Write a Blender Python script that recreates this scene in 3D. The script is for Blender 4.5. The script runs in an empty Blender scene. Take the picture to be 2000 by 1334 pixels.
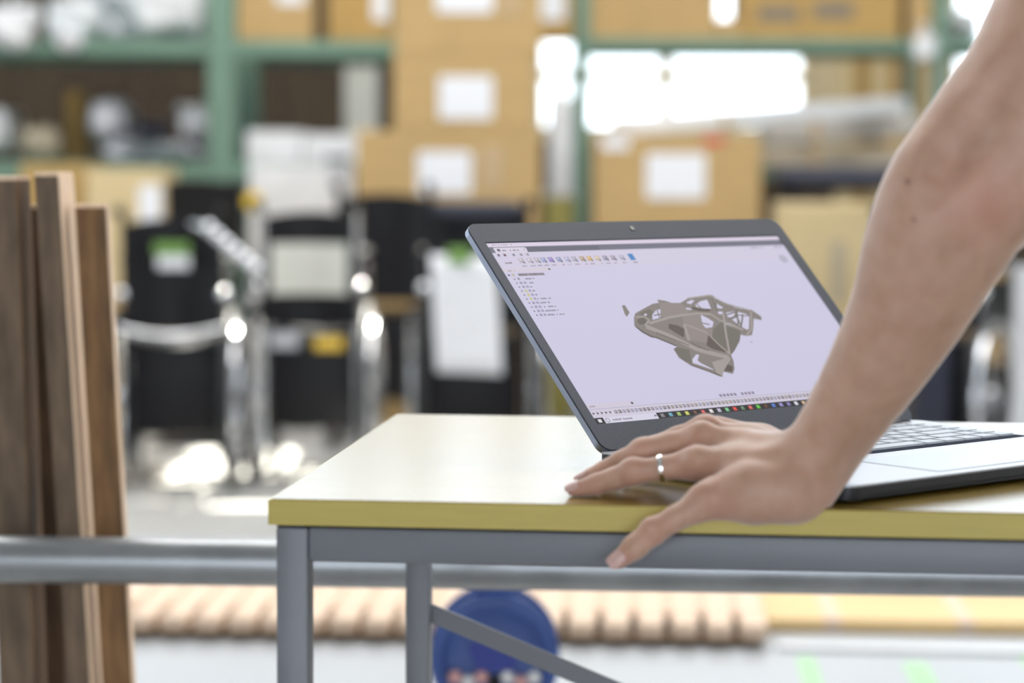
import bpy, bmesh, math, random
import numpy as np
from mathutils import Vector, Matrix

random.seed(7)
scene = bpy.context.scene
col = scene.collection

# ------------------------------------------------------------------ camera
FPX = 4696.7                    # focal length in pixels of the 2000 px wide frame
PITCH, ROLL = 0.0741, -0.0037
TABLE_Z = 0.70
CAM_Z = TABLE_Z + 0.2341
cam_data = bpy.data.cameras.new('camera')
cam = bpy.data.objects.new('camera', cam_data)
col.objects.link(cam)
cam_data.sensor_width = 36.0
cam_data.lens = FPX / 2000 * 36.0
cam_data.clip_start = 0.05
cam_data.clip_end = 200
cam.matrix_world = (Matrix.Translation((0, 0, CAM_Z)) @ Matrix.Rotation(math.pi / 2 - PITCH, 4, 'X')
                    @ Matrix.Rotation(-ROLL, 4, 'Z'))
cam_data.dof.use_dof = True
cam_data.dof.focus_distance = 1.90
cam_data.dof.aperture_fstop = 3.7
scene.camera = cam

# ------------------------------------------------------------------ sky, sun, exposure
world = bpy.data.worlds.new('sky')
scene.world = world
world.use_nodes = True
bg = world.node_tree.nodes['Background']
bg.inputs['Color'].default_value = (0.90, 0.97, 1.07, 1)
bg.inputs['Strength'].default_value = 4.3
sun_data = bpy.data.lights.new('sun', 'SUN')
sun_data.energy = 45.0
sun_data.angle = 0.009
sun_data.color = (1.0, 0.94, 0.84)
sun = bpy.data.objects.new('sun', sun_data)
col.objects.link(sun)
SUN_ELEV = math.radians(58)
SUN_AZ = math.radians(14)       # measured from +Y towards +X
sun_dir = Vector((math.cos(SUN_ELEV) * math.sin(SUN_AZ), math.cos(SUN_ELEV) * math.cos(SUN_AZ), math.sin(SUN_ELEV)))
sun.rotation_euler = sun_dir.to_track_quat('Z', 'Y').to_euler()
sun.location = (3, 20, 15)
top_fill_data = bpy.data.lights.new('top_fill_light', 'AREA')     # unseen area lamp added to brighten the hand and box fronts
top_fill_data.shape = 'RECTANGLE'
top_fill_data.size, top_fill_data.size_y = 8.0, 3.2
top_fill_data.energy = 5.6 * math.pi * 8.0 * 3.2
top_fill_data.color = (1.0, 0.98, 0.95)
top_fill = bpy.data.objects.new('top_fill_light', top_fill_data)
top_fill.location = (0, 6.0, 5.33)
col.objects.link(top_fill)
scene.view_settings.view_transform = 'Standard'
scene.view_settings.look = 'None'
scene.view_settings.gamma = 1.0
scene.view_settings.use_curve_mapping = False
scene.view_settings.exposure = 0.0
scene.cycles.max_bounces = 8
scene.cycles.diffuse_bounces = 4
scene.cycles.sample_clamp_indirect = 8.0

# ------------------------------------------------------------------ helpers
def at(px, py, Y):
    """world point seen at a photograph position, Y metres in front of the camera"""
    u, v = px - 1000, 667 - py
    c, s = math.cos(-ROLL), math.sin(-ROLL)
    u, v = u * c - v * s, u * s + v * c
    d = Vector((u / FPX, math.cos(PITCH) + math.sin(PITCH) * v / FPX, -math.sin(PITCH) + math.cos(PITCH) * v / FPX))
    return Vector((0, 0, CAM_Z)) + d * (Y / d.y)

def span(x0, x1, y0, y1, Y):
    a, b = at(x0, (y0 + y1) / 2, Y), at(x1, (y0 + y1) / 2, Y)
    xm = (x0 + x1) / 2
    return a.x, b.x, at(xm, y1, Y).z, at(xm, y0, Y).z

class MB:
    def __init__(self):
        self.v, self.f = [], []
    def add(self, verts, faces, M=None):
        n = len(self.v)
        self.v += [tuple(M @ Vector(p)) if M else tuple(p) for p in verts]
        self.f += [tuple(i + n for i in fc) for fc in faces]
        return self
    def box(self, x0, x1, y0, y1, z0, z1, M=None):
        vs = [(x, y, z) for z in (z0, z1) for y in (y0, y1) for x in (x0, x1)]
        return self.add(vs, [(0, 2, 3, 1), (4, 5, 7, 6), (0, 1, 5, 4), (2, 6, 7, 3), (0, 4, 6, 2), (1, 3, 7, 5)], M)
    def bbox(self, x0, x1, y0, y1, z0, z1, r=0.003, seg=2, M=None):
        bm = bmesh.new()
        bmesh.ops.create_cube(bm, size=1)
        for v in bm.verts:
            v.co = Vector((x0 if v.co.x < 0 else x1, y0 if v.co.y < 0 else y1, z0 if v.co.z < 0 else z1))
        bmesh.ops.bevel(bm, geom=list(bm.edges), offset=r, segments=seg, profile=0.5, affect='EDGES')
        bm.verts.index_update()
        self.add([v.co for v in bm.verts], [[v.index for v in f.verts] for f in bm.faces], M)
        bm.free()
        return self
    def tube(self, pts, r, seg=10, caps=True, closed=False, M=None):
        pts = [Vector(p) for p in pts]
        n = len(pts)
        rs = r if isinstance(r, (list, tuple)) else [r] * n
        rings, ref = [], None
        for i, p in enumerate(pts):
            a = pts[(i - 1) % n] if (closed or i > 0) else p
            b = pts[(i + 1) % n] if (closed or i < n - 1) else p
            t = (b - a).normalized()
            if ref is None:
                ref = t.orthogonal().normalized()
            ref = (ref - t * ref.dot(t)).normalized()
            q = t.cross(ref)
            rings.append([p + (ref * math.cos(k * 2 * math.pi / seg) + q * math.sin(k * 2 * math.pi / seg)) * rs[i] for k in range(seg)])
        vs = [v for rg in rings for v in rg]
        fs = []
        for i in range(n if closed else n - 1):
            j = (i + 1) % n
            for k in range(seg):
                fs.append((i * seg + k, i * seg + (k + 1) % seg, j * seg + (k + 1) % seg, j * seg + k))
        if caps and not closed:
            fs.append(tuple(range(seg))[::-1])
            fs.append(tuple((n - 1) * seg + k for k in range(seg)))
        return self.add(vs, fs, M)
    def ring(self, c, axis, R, r, seg=32, rs=8, M=None):
        axis = Vector(axis).normalized()
        a = axis.orthogonal().normalized()
        b = axis.cross(a)
        c = Vector(c)
        return self.tube([c + (a * math.cos(t * 2 * math.pi / seg) + b * math.sin(t * 2 * math.pi / seg)) * R for t in range(seg)], r, rs, closed=True, M=M)
    def lathe(self, prof, seg=32, M=None):
        """profile of (radius, height) turned about local Z, closed at both ends"""
        vs, fs, n = [], [], len(prof)
        for (r, z) in prof:
            vs += [(max(r, 1e-5) * math.cos(k * 2 * math.pi / seg), max(r, 1e-5) * math.sin(k * 2 * math.pi / seg), z) for k in range(seg)]
        for i in range(n - 1):
            for k in range(seg):
                fs.append((i * seg + k, i * seg + (k + 1) % seg, (i + 1) * seg + (k + 1) % seg, (i + 1) * seg + k))
        fs.append(tuple(range(seg))[::-1])
        fs.append(tuple((n - 1) * seg + k for k in range(seg)))
        return self.add(vs, fs, M)
    def prism(self, outline, z0, z1, M=None):
        n = len(outline)
        vs = [(x, y, z0) for x, y in outline] + [(x, y, z1) for x, y in outline]
        fs = [tuple(range(n))[::-1], tuple(range(n, 2 * n))] + [(i, (i + 1) % n, n + (i + 1) % n, n + i) for i in range(n)]
        return self.add(vs, fs, M)
    def build(self, name, mat, parent=None, smooth=False, M=None):
        me = bpy.data.meshes.new(name)
        me.from_pydata(self.v, [], self.f)
        me.update()
        return link(name, me, mat, parent, smooth, M)

def link(name, me, mat, parent=None, smooth=False, M=None):
    if smooth:
        me.polygons.foreach_set('use_smooth', [True] * len(me.polygons))
        try:
            me.set_sharp_from_angle(angle=math.radians(40))
        except Exception:
            pass
    if mat and not me.materials:
        me.materials.append(mat)
    o = bpy.data.objects.new(name, me)
    col.objects.link(o)
    if parent:
        o.parent = parent
    if M is not None:
        o.matrix_local = M
    return o

def tag(o, label, cat, group=None):
    o['label'] = label
    o['category'] = cat
    if group:
        o['group'] = group
    return o

def thing(name, label, cat, loc=(0, 0, 0), rz=0.0, group=None):
    o = bpy.data.objects.new(name, None)
    o.empty_display_size = 0.05
    col.objects.link(o)
    o.location = loc
    o.rotation_euler = (0, 0, rz)
    return tag(o, label, cat, group)

def structure(o):
    o['kind'] = 'structure'
    return o

def rounded_rect(x0, x1, y0, y1, r, seg=5):
    pts = []
    for cx, cy, a0 in ((x1 - r, y1 - r, 0), (x0 + r, y1 - r, 90), (x0 + r, y0 + r, 180), (x1 - r, y0 + r, 270)):
        for k in range(seg + 1):
            a = math.radians(a0 + 90 * k / seg)
            pts.append((cx + r * math.cos(a), cy + r * math.sin(a)))
    return pts

# ------------------------------------------------------------------ materials
def srgb(c):
    return tuple(((v / 255) / 12.92 if v / 255 <= 0.04045 else ((v / 255 + 0.055) / 1.055) ** 2.4) for v in c) + (1,)

def mat(name, colr, rough=0.5, metal=0.0, spec=0.5, noise=0.0, scale=20.0, stretch=(1, 1, 1), bump=0.0, col2=None, coat=0.0, rough_var=0.0):
    m = bpy.data.materials.new(name)
    m.use_nodes = True
    nt = m.node_tree
    b = nt.nodes['Principled BSDF']
    b.inputs['Base Color'].default_value = colr if len(colr) == 4 else tuple(colr) + (1,)
    b.inputs['Roughness'].default_value = rough
    b.inputs['Metallic'].default_value = metal
    b.inputs['Specular IOR Level'].default_value = spec
    b.inputs['Coat Weight'].default_value = coat
    if noise or col2 or bump or rough_var:
        tc = nt.nodes.new('ShaderNodeTexCoord')
        mp = nt.nodes.new('ShaderNodeMapping')
        mp.inputs['Scale'].default_value = stretch
        nz = nt.nodes.new('ShaderNodeTexNoise')
        nz.inputs['Scale'].default_value = scale
        nz.inputs['Detail'].default_value = 5
        nt.links.new(tc.outputs['Object'], mp.inputs[0])
        nt.links.new(mp.outputs[0], nz.inputs[0])
        c0 = list(b.inputs['Base Color'].default_value)
        rmp = nt.nodes.new('ShaderNodeValToRGB')
        rmp.color_ramp.elements[0].position = 0.3
        rmp.color_ramp.elements[1].position = 0.7
        lo = col2 if col2 else tuple(x * (1 - noise) for x in c0[:3]) + (1,)
        hi = c0 if col2 else tuple(min(1, x * (1 + noise)) for x in c0[:3]) + (1,)
        rmp.color_ramp.elements[0].color = lo if len(lo) == 4 else tuple(lo) + (1,)
        rmp.color_ramp.elements[1].color = hi
        nt.links.new(nz.outputs[0], rmp.inputs[0])
        nt.links.new(rmp.outputs[0], b.inputs['Base Color'])
        if bump:
            bp = nt.nodes.new('ShaderNodeBump')
            bp.inputs['Strength'].default_value = bump
            bp.inputs['Distance'].default_value = 0.002
            nt.links.new(nz.outputs[0], bp.inputs['Height'])
            nt.links.new(bp.outputs[0], b.inputs['Normal'])
        if rough_var:
            mr = nt.nodes.new('ShaderNodeMapRange')
            mr.inputs[3].default_value = rough - rough_var
            mr.inputs[4].default_value = rough + rough_var
            nt.links.new(nz.outputs[0], mr.inputs[0])
            nt.links.new(mr.outputs[0], b.inputs['Roughness'])
    return m

def emit(name, colr, strength):
    m = bpy.data.materials.new(name)
    m.use_nodes = True
    b = m.node_tree.nodes['Principled BSDF']
    b.inputs['Base Color'].default_value = (0.01, 0.01, 0.012, 1)
    b.inputs['Roughness'].default_value = 0.45
    b.inputs['Specular IOR Level'].default_value = 0.2
    b.inputs['Emission Color'].default_value = colr
    b.inputs['Emission Strength'].default_value = strength
    return m

def glass_mat(name):
    m = bpy.data.materials.new(name)
    m.use_nodes = True
    nt = m.node_tree
    nt.nodes.remove(nt.nodes['Principled BSDF'])
    out = nt.nodes['Material Output']
    tr = nt.nodes.new('ShaderNodeBsdfTransparent')
    tr.inputs[0].default_value = (0.97, 0.985, 0.98, 1)
    gl = nt.nodes.new('ShaderNodeBsdfGlossy')
    gl.inputs['Roughness'].default_value = 0.03
    fr = nt.nodes.new('ShaderNodeFresnel')
    mx = nt.nodes.new('ShaderNodeMixShader')
    nt.links.new(fr.outputs[0], mx.inputs[0])
    nt.links.new(tr.outputs[0], mx.inputs[1])
    nt.links.new(gl.outputs[0], mx.inputs[2])
    nt.links.new(mx.outputs[0], out.inputs['Surface'])
    return m

M = {}
M['floor'] = mat('concrete_floor', (0.44, 0.435, 0.42), 0.38, noise=0.10, scale=2.5, rough_var=0.08)
M['wall'] = mat('painted_wall', (0.62, 0.60, 0.55), 0.8, noise=0.05, scale=2)
M['ceiling'] = mat('ceiling_board', (0.55, 0.54, 0.52), 0.8, noise=0.05, scale=2)
M['cladding'] = mat('brown_cladding', (0.085, 0.058, 0.034), 0.6, noise=0.2, scale=6, stretch=(1, 1, .2))
M['window_frame'] = mat('beige_window_frame', (0.62, 0.52, 0.33), 0.5, noise=0.05, scale=9)
M['glass'] = glass_mat('window_glass')
M['yellow_top'] = mat('yellow_laminate', (0.26, 0.175, 0.028), 0.25, noise=0.05, scale=7, stretch=(1, 6, 1), rough_var=0.04, spec=0.62, coat=0.25)
M['yellow_top'].node_tree.nodes['Principled BSDF'].inputs['Coat Roughness'].default_value = 0.2
M['yellow_edge'] = mat('yellow_edge_band', (0.44, 0.35, 0.072), 0.45, noise=0.05, scale=60, stretch=(.3, 1, 3))
M['grey_steel'] = mat('grey_painted_steel', (0.150, 0.158, 0.178), 0.42, noise=0.12, scale=14, stretch=(.4, 1, 1), rough_var=0.08, spec=0.55)
M['galv'] = mat('galvanised_tube', (0.33, 0.345, 0.36), 0.36, metal=0.75, noise=0.12, scale=18, rough_var=0.08)
M['slate'] = mat('slate_plastic', (0.068, 0.075, 0.098), 0.5, noise=0.06, scale=300, spec=0.35)
M['lid_shell'] = mat('lid_shell_metal', (0.30, 0.33, 0.42), 0.38, metal=0.7)
M['rubber'] = mat('black_rubber', (0.012, 0.012, 0.014), 0.55, noise=0.1, scale=40)
M['deck'] = mat('silver_deck', (0.37, 0.38, 0.41), 0.38, metal=0.55, noise=0.02, scale=400)
M['pad'] = mat('trackpad_silver', (0.30, 0.325, 0.36), 0.34, metal=0.55, noise=0.02, scale=400)
M['key'] = mat('key_silver', (0.40, 0.43, 0.48), 0.45, metal=0.2, noise=0.03, scale=200)
M['key_well'] = mat('key_well_navy', (0.012, 0.016, 0.04), 0.85, spec=0.1, noise=0.05, scale=90)
M['lens'] = mat('webcam_lens', (0.03, 0.025, 0.012), 0.15, noise=0.05, scale=90)
M['silver'] = mat('silver_ring', (0.85, 0.85, 0.86), 0.16, metal=1.0, noise=0.03, scale=150)
M['nail'] = mat('fingernail', (0.56, 0.36, 0.32), 0.28, noise=0.05, scale=200, coat=0.3)
M['green'] = mat('green_rack_paint', (0.155, 0.26, 0.195), 0.42, noise=0.12, scale=5, stretch=(1, 1, .4))
M['card'] = mat('cardboard', (0.47, 0.315, 0.135), 0.75, noise=0.06, scale=9, stretch=(1, 1, 3))
M['card_light'] = mat('pale_cardboard', (0.60, 0.47, 0.26), 0.75, noise=0.05, scale=9, stretch=(1, 1, 3))
M['card_dark'] = mat('ochre_cardboard', (0.42, 0.265, 0.085), 0.75, noise=0.08, scale=9, stretch=(1, 1, 3))
M['tape'] = mat('packing_tape', (0.44, 0.30, 0.14), 0.25, noise=0.04, scale=40)
M['paper'] = mat('white_paper', (0.78, 0.79, 0.83), 0.7, noise=0.03, scale=30)
M['print'] = mat('dark_print', (0.20, 0.17, 0.13), 0.7, noise=0.3, scale=60)
M['red'] = mat('red_sticker', (0.62, 0.08, 0.06), 0.5, noise=0.05, scale=30)
M['plastic_white'] = mat('white_plastic', (0.72, 0.73, 0.75), 0.3, noise=0.06, scale=12)
M['grey_wrap'] = mat('grey_wrapping', (0.50, 0.51, 0.56), 0.4, noise=0.25, scale=14, bump=0.3)
M['black'] = mat('black_vinyl', (0.009, 0.009, 0.011), 0.45, noise=0.2, scale=30, spec=0.25)
M['black_matte'] = mat('black_board', (0.009, 0.008, 0.008), 0.7, spec=0.2, noise=0.15, scale=20)
M['navy'] = mat('navy_cover', (0.022, 0.025, 0.045), 0.35, noise=0.2, scale=12)
M['chrome'] = mat('chrome', (0.80, 0.81, 0.84), 0.20, metal=1.0, noise=0.03, scale=60)
M['cream'] = mat('cream_vinyl', (0.66, 0.66, 0.60), 0.45, noise=0.05, scale=20)
M['lime'] = mat('lime_sticker', (0.17, 0.33, 0.07), 0.5, noise=0.08, scale=30)
M['amber'] = mat('amber_reflector', (0.85, 0.56, 0.03), 0.12, noise=0.05, scale=60, coat=0.5)
M['blue'] = mat('blue_plastic', (0.035, 0.085, 0.30), 0.38, noise=0.12, scale=14)
M['blue_deep'] = mat('deep_blue_plastic', (0.004, 0.022, 0.26), 0.4, noise=0.1, scale=14)
M['slat'] = mat('pale_pine', (0.74, 0.55, 0.40), 0.6, noise=0.08, scale=5, stretch=(6, .6, 1))
M['batten'] = mat('brown_batten', (0.16, 0.09, 0.035), 0.7, noise=0.2, scale=8)
M['pine_yellow'] = mat('yellow_pine', (0.74, 0.52, 0.24), 0.55, noise=0.12, scale=4, stretch=(.5, 8, 1))
M['panel_white'] = mat('white_panel', (0.42, 0.435, 0.455), 0.4, noise=0.03, scale=3)
M['mark_green'] = mat('pale_green_tape', (0.36, 0.60, 0.33), 0.5, noise=0.06, scale=20)
M['beige_stuff'] = mat('beige_wrap', (0.40, 0.34, 0.25), 0.6, noise=0.2, scale=8, stretch=(1, 1, 4))
M['long_wrap'] = mat('grey_card_wrap', (0.44, 0.41, 0.37), 0.5, noise=0.12, scale=8, stretch=(.3, 1, 4))
M['pink'] = mat('pink_cable', (0.62, 0.35, 0.34), 0.5, noise=0.15, scale=50)

def wood_mat(name, c, dark, knot=0.35):
    m = mat(name, c, 0.7, noise=0.42, scale=9, stretch=(7, 7, 1.1), bump=0.3)
    nt = m.node_tree
    b = nt.nodes['Principled BSDF']
    src = b.inputs['Base Color'].links[0].from_socket
    tc = nt.nodes.new('ShaderNodeTexCoord')
    mp = nt.nodes.new('ShaderNodeMapping')
    mp.inputs['Scale'].default_value = (11, 11, 4.2)
    vo = nt.nodes.new('ShaderNodeTexVoronoi')
    vo.inputs['Scale'].default_value = 1.0
    rp = nt.nodes.new('ShaderNodeValToRGB')
    rp.color_ramp.elements[0].position = 0.08
    rp.color_ramp.elements[0].color = (1, 1, 1, 1)
    rp.color_ramp.elements[1].position = knot
    rp.color_ramp.elements[1].color = (0, 0, 0, 1)
    mx = nt.nodes.new('ShaderNodeMixRGB')
    mx.inputs[2].default_value = tuple(dark) + (1,)
    nt.links.new(tc.outputs['Object'], mp.inputs[0])
    nt.links.new(mp.outputs[0], vo.inputs['Vector'])
    nt.links.new(vo.outputs['Distance'], rp.inputs[0])
    nt.links.new(rp.outputs[0], mx.inputs[0])
    nt.links.new(src, mx.inputs[1])
    nt.links.new(mx.outputs[0], b.inputs['Base Color'])
    return m
M['wood_grey'] = wood_mat('weathered_board', (0.14, 0.094, 0.058), (0.06, 0.04, 0.03))
M['wood_brown'] = wood_mat('brown_board', (0.19, 0.10, 0.038), (0.05, 0.025, 0.012))
M['wood_dark'] = wood_mat('dark_board', (0.085, 0.045, 0.02), (0.03, 0.016, 0.008))
M['wood_lit'] = mat('lit_pale_wood', (0.84, 0.61, 0.42), 0.7, noise=0.12, scale=10, stretch=(8, 8, 1))  # paler wood colour standing in for window light on board sides and ends

# ------------------------------------------------------------------ the hall
BW = 12.0                       # distance of the back wall
X0, X1, YF, ZC = -7.0, 7.0, -4.0, 5.4
structure(MB().box(X0, X1, YF, BW + .2, -0.1, 0).build('floor', M['floor']))
SY0, SY1, SZ0, SZ1 = 2.6, 7.9, 0.9, 4.7      # big unseen side windows, added to light the background
for nm, xa, xb, wn in (('wall_left', X0 - .15, X0, 'window_5'), ('wall_right', X1, X1 + .15, 'window_6')):
    w_ = MB()
    w_.box(xa, xb, YF, SY0, 0, ZC); w_.box(xa, xb, SY1, BW + .2, 0, ZC)
    w_.box(xa, xb, SY0, SY1, 0, SZ0); w_.box(xa, xb, SY0, SY1, SZ1, ZC)
    structure(w_.build(nm, M['wall']))
    wr_ = structure(bpy.data.objects.new(wn, None)); col.objects.link(wr_)
    for k in range(5):
        y0 = SY0 + (SY1 - SY0) * k / 4
        if k < 4:
            MB().box((xa + xb) / 2 - .003, (xa + xb) / 2 + .003, y0, y0 + (SY1 - SY0) / 4, SZ0, SZ1).build('pane', M['glass'], wr_)
        MB().box(xa + .03, xb - .03, y0 - .03, y0 + .03, SZ0, SZ1).build('mullion', M['window_frame'], wr_)
FO = (-2.6, 2.6, 2.6)                        # unseen opening behind the camera, sized for soft front fill
wf = MB()
wf.box(X0, FO[0], YF - .15, YF, 0, ZC); wf.box(FO[1], X1, YF - .15, YF, 0, ZC); wf.box(FO[0], FO[1], YF - .15, YF, FO[2], ZC)
structure(wf.build('wall_front', M['wall']))
# back wall with three openings: two shelf-level windows and a long clerestory
W1 = (0.08, 1.50, 1.05, 2.00)
W2 = (2.16, 4.10, 1.05, 2.00)
W3 = (-6.6, 6.6, 2.12, 4.90)
wb = MB()
wb.box(X0, X1, BW, BW + .2, 0, 1.05)
wb.box(X0, W1[0], BW, BW + .2, 1.05, 2.00)
wb.box(W1[1], W2[0], BW, BW + .2, 1.05, 2.00)
wb.box(W2[1], X1, BW, BW + .2, 1.05, 2.00)
wb.box(X0, X1, BW, BW + .2, 2.00, 2.12)
wb.box(X0, W3[0], BW, BW + .2, 2.12, 4.90)
wb.box(W3[1], X1, BW, BW + .2, 2.12, 4.90)
wb.box(X0, X1, BW, BW + .2, 4.90, ZC)
wall_back = structure(wb.build('wall_back', M['cladding']))
def corrugated(x0, x1, z0, z1):
    pitch, vs, fs = 0.10, [], []
    n = max(1, int(round((x1 - x0) / pitch)))
    p = (x1 - x0) / n
    xs = []
    for i in range(n):
        xs += [(x0 + p * i, BW - .004), (x0 + p * (i + .4), BW - .004), (x0 + p * (i + .5), BW - .03), (x0 + p * (i + .9), BW - .03)]
    xs.append((x1, BW - .004))
    for x, y in xs:
        vs += [(x, y, z0), (x, y, z1)]
    for i in range(len(xs) - 1):
        fs.append((2 * i, 2 * i + 2, 2 * i + 3, 2 * i + 1))
    mb = MB(); mb.add(vs, fs)
    return mb.build('cladding_sheet', M['cladding'], wall_back)
for k in range(6):
    corrugated(-5.32 + .9 * k, -5.32 + .9 * (k + 1), 0.0, 2.1)
corrugated(W1[1] + .06, W2[0] - .06, 0.0, 2.1)
corrugated(W1[0], W1[1], 0.0, 1.0)

def window(name, w, xs, zs, fw=0.035):
    root = bpy.data.objects.new(name, None)
    col.objects.link(root)
    structure(root)
    root.location = ((w[0] + w[1]) / 2, BW, w[2])
    inv = Matrix.Translation(-root.location)
    f = MB()
    f.box(w[0], w[1], BW - .02, BW + .1, w[2], w[2] + fw, inv)
    f.box(w[0], w[1], BW - .02, BW + .1, w[3] - fw, w[3], inv)
    f.box(w[0], w[0] + fw, BW - .02, BW + .1, w[2] + fw, w[3] - fw, inv)
    f.box(w[1] - fw, w[1], BW - .02, BW + .1, w[2] + fw, w[3] - fw, inv)
    f.build('window_frame', M['window_frame'], root)
    for x in xs:
        MB().box(x - fw * .5, x + fw * .5, BW - .01, BW + .09, w[2] + fw, w[3] - fw, inv).build('mullion', M['window_frame'], root)
    for z in zs:
        MB().box(w[0] + fw, w[1] - fw, BW, BW + .08, z - fw * .35, z + fw * .35, inv).build('transom', M['window_frame'], root)
    gx = [w[0] + fw] + list(xs) + [w[1] - fw]
    for a, b in zip(gx[:-1], gx[1:]):
        MB().box(a, b, BW + .04, BW + .046, w[2] + fw, w[3] - fw, inv).build('pane', M['glass'], root)
    return root
window('window_1', W1, [0.76], [1.37], 0.07)
window('window_2', W2, [3.1], [1.37], 0.04)
window('window_3', W3, [-4.95 + 1.65 * k for k in range(7)], [3.5], 0.06)
MB().box(W1[1] - .01, W1[1] + .11, BW - .05, BW - .02, 1.0, 2.05).build('window_frame', M['window_frame'], wall_back)

# ceiling with one skylight; its sun patch lands on the floor beside the wheelchairs
pc = at(560, 932, 7.15)
pc.z = 0
sc_ = pc + sun_dir * (ZC / sun_dir.z)
SK = (sc_.x - .36, sc_.x + .36, sc_.y - .68, sc_.y + .70)
cb = MB()
cb.box(X0, X1, YF, SK[2], ZC, ZC + .1)
cb.box(X0, X1, SK[3], BW + .2, ZC, ZC + .1)
cb.box(X0, SK[0], SK[2], SK[3], ZC, ZC + .1)
cb.box(SK[1], X1, SK[2], SK[3], ZC, ZC + .1)
structure(cb.build('ceiling', M['ceiling']))
sk = structure(bpy.data.objects.new('window_4', None)); col.objects.link(sk)
MB().box(SK[0], SK[1], SK[2], SK[3], ZC + .05, ZC + .056).build('pane', M['glass'], sk)

# ------------------------------------------------------------------ workbench
TX, TY, TW, TD, TH = -0.1685, 1.6633, -0.1068, 0.575, 0.0183
TL = 1.35
bench = thing('workbench', 'grey steel workbench with a glossy yellow top under the laptop', 'workbench', (TX, TY, 0), TW)
top = MB().bbox(0, TL, 0.0012, TD, TABLE_Z - TH + .0004, TABLE_Z, 0.0006, 1).build('tabletop', M['yellow_top'], bench)
MB().bbox(-.0004, TL, 0, 0.0012, TABLE_Z - TH, TABLE_Z - .0007, 0.0003, 1).build('edge_band', M['yellow_edge'], top)
MB().bbox(-.0012, 0, 0, TD, TABLE_Z - TH, TABLE_Z - .0007, 0.0003, 1).build('edge_band', M['yellow_edge'], top)
LEG, zt = 0.0225, TABLE_Z - TH - .0022
for lx, ly in ((.0035, .004), (TL - .0035 - LEG, .004), (.012, TD - .004 - LEG), (TL - .0035 - LEG, TD - .004 - LEG)):
    MB().bbox(lx, lx + LEG, ly, ly + LEG, 0, zt, 0.002, 2).build('leg', M['grey_steel'], bench, True)
    MB().lathe([(.012, 0), (.014, .004), (.014, .012)], 12).build('foot', M['rubber'], bench, True, Matrix.Translation((lx + LEG / 2, ly + LEG / 2, 0)))
MB().bbox(.0035 + LEG, TL - .0035 - LEG, .006, .006 + LEG, zt - .0236, zt, 0.002, 2).build('rail', M['grey_steel'], bench, True)
MB().bbox(.012 + LEG, TL - .0035 - LEG, TD - .028, TD - .006, zt - .0236, zt, 0.002, 2).build('rail', M['grey_steel'], bench, True)
for lx in (.006, TL - .026):
    MB().bbox(lx, lx + .018, .004 + LEG, TD - .028, zt - .0236, zt, 0.002, 2).build('side_rail', M['grey_steel'], bench, True)
MB().box(.004, .024, .005, .026, zt, TABLE_Z - TH, ).build('shadow_spacer', M['rubber'], bench)  # black strips standing in for the shadow line under the tabletop
MB().box(.03, TL - .03, .012, .026, zt, TABLE_Z - TH, ).build('shadow_spacer', M['rubber'], bench)
MB().box(.03, TL - .03, TD - .026, TD - .012, zt, TABLE_Z - TH, ).build('shadow_spacer', M['rubber'], bench)
# diagonal flat-bar brace across the back legs
bY = TY + (TD - .012)
inv_b = Matrix.Rotation(-TW, 4, 'Z') @ Matrix.Translation((-TX, -TY, 0))
p0 = inv_b @ at(833, 1196, 2.215)
p1 = inv_b @ at(1190, 1352, 2.185)
dx, dz = p1.x - p0.x, p1.z - p0.z
ln = (p0.z - 0.06) / (-dz / dx)
ang = math.atan2(dz, dx)
Mb = Matrix.Translation((p0.x, TD - .012, p0.z)) @ Matrix.Rotation(-ang, 4, 'Y')
MB().bbox(0, ln / math.cos(ang), -.002, .002, -.0085, .0085, 0.0006, 1).build('brace', M['grey_steel'], bench, M=Mb)
MB().bbox(p0.x - .002, p0.x + .004, TD - .02, TD - .006, p0.z - .012, p0.z + .010, 0.0008, 1).build('brace_bracket', M['grey_steel'], bench)

# ------------------------------------------------------------------ laptop
LW, LA = 0.7051, 0.7836
lap = thing('laptop', 'open slate grey laptop showing a mechanical frame design on screen', 'laptop', (0.0793, 1.836, TABLE_Z), LW)
DZ, DD, WL, WR = 0.0135, 0.2494, -0.013, 0.360
base = MB().prism(rounded_rect(WL + .004, WR - .004, -DD + .005, .006, .012), .0025, .0065)
base.prism(rounded_rect(WL, WR, -DD, .008, .012), .0065, DZ - .0012)
base = base.build('base', M['rubber'], lap)
MB().prism(rounded_rect(WL, WR, -DD, .008, .012), DZ - .0012, DZ).build('deck', M['deck'], base)
for fx, fy in ((.02, -.02), (.33, -.02), (.02, -.225), (.33, -.225)):
    MB().lathe([(.006, 0), (.0065, .0025)], 10).build('foot', M['rubber'], base, M=Matrix.Translation((fx, fy, 0)))
kb = MB().prism(rounded_rect(.012, .334, -.134, -.018, .004), DZ, DZ + .0004).build('keyboard', M['key_well'], lap)
kbm = {}
def key(x0, x1, y0, y1):
    wk, dk = round(x1 - x0, 5), round(y1 - y0, 5)
    if (wk, dk) not in kbm:
        o = MB().add([(0, 0, 0), (wk, 0, 0), (wk, dk, 0), (0, dk, 0), (.001, .001, .0014), (wk - .001, .001, .0014), (wk - .001, dk - .001, .0014), (.001, dk - .001, .0014)],
                     [(4, 5, 6, 7), (0, 1, 5, 4), (1, 2, 6, 5), (2, 3, 7, 6), (3, 0, 4, 7)]).build('key', M['key'], kb)
        kbm[(wk, dk)] = o
    else:
        o = kbm[(wk, dk)].copy(); col.objects.link(o)
    o.parent = kb
    o.location = (x0, y0, DZ + .0004)
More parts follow.
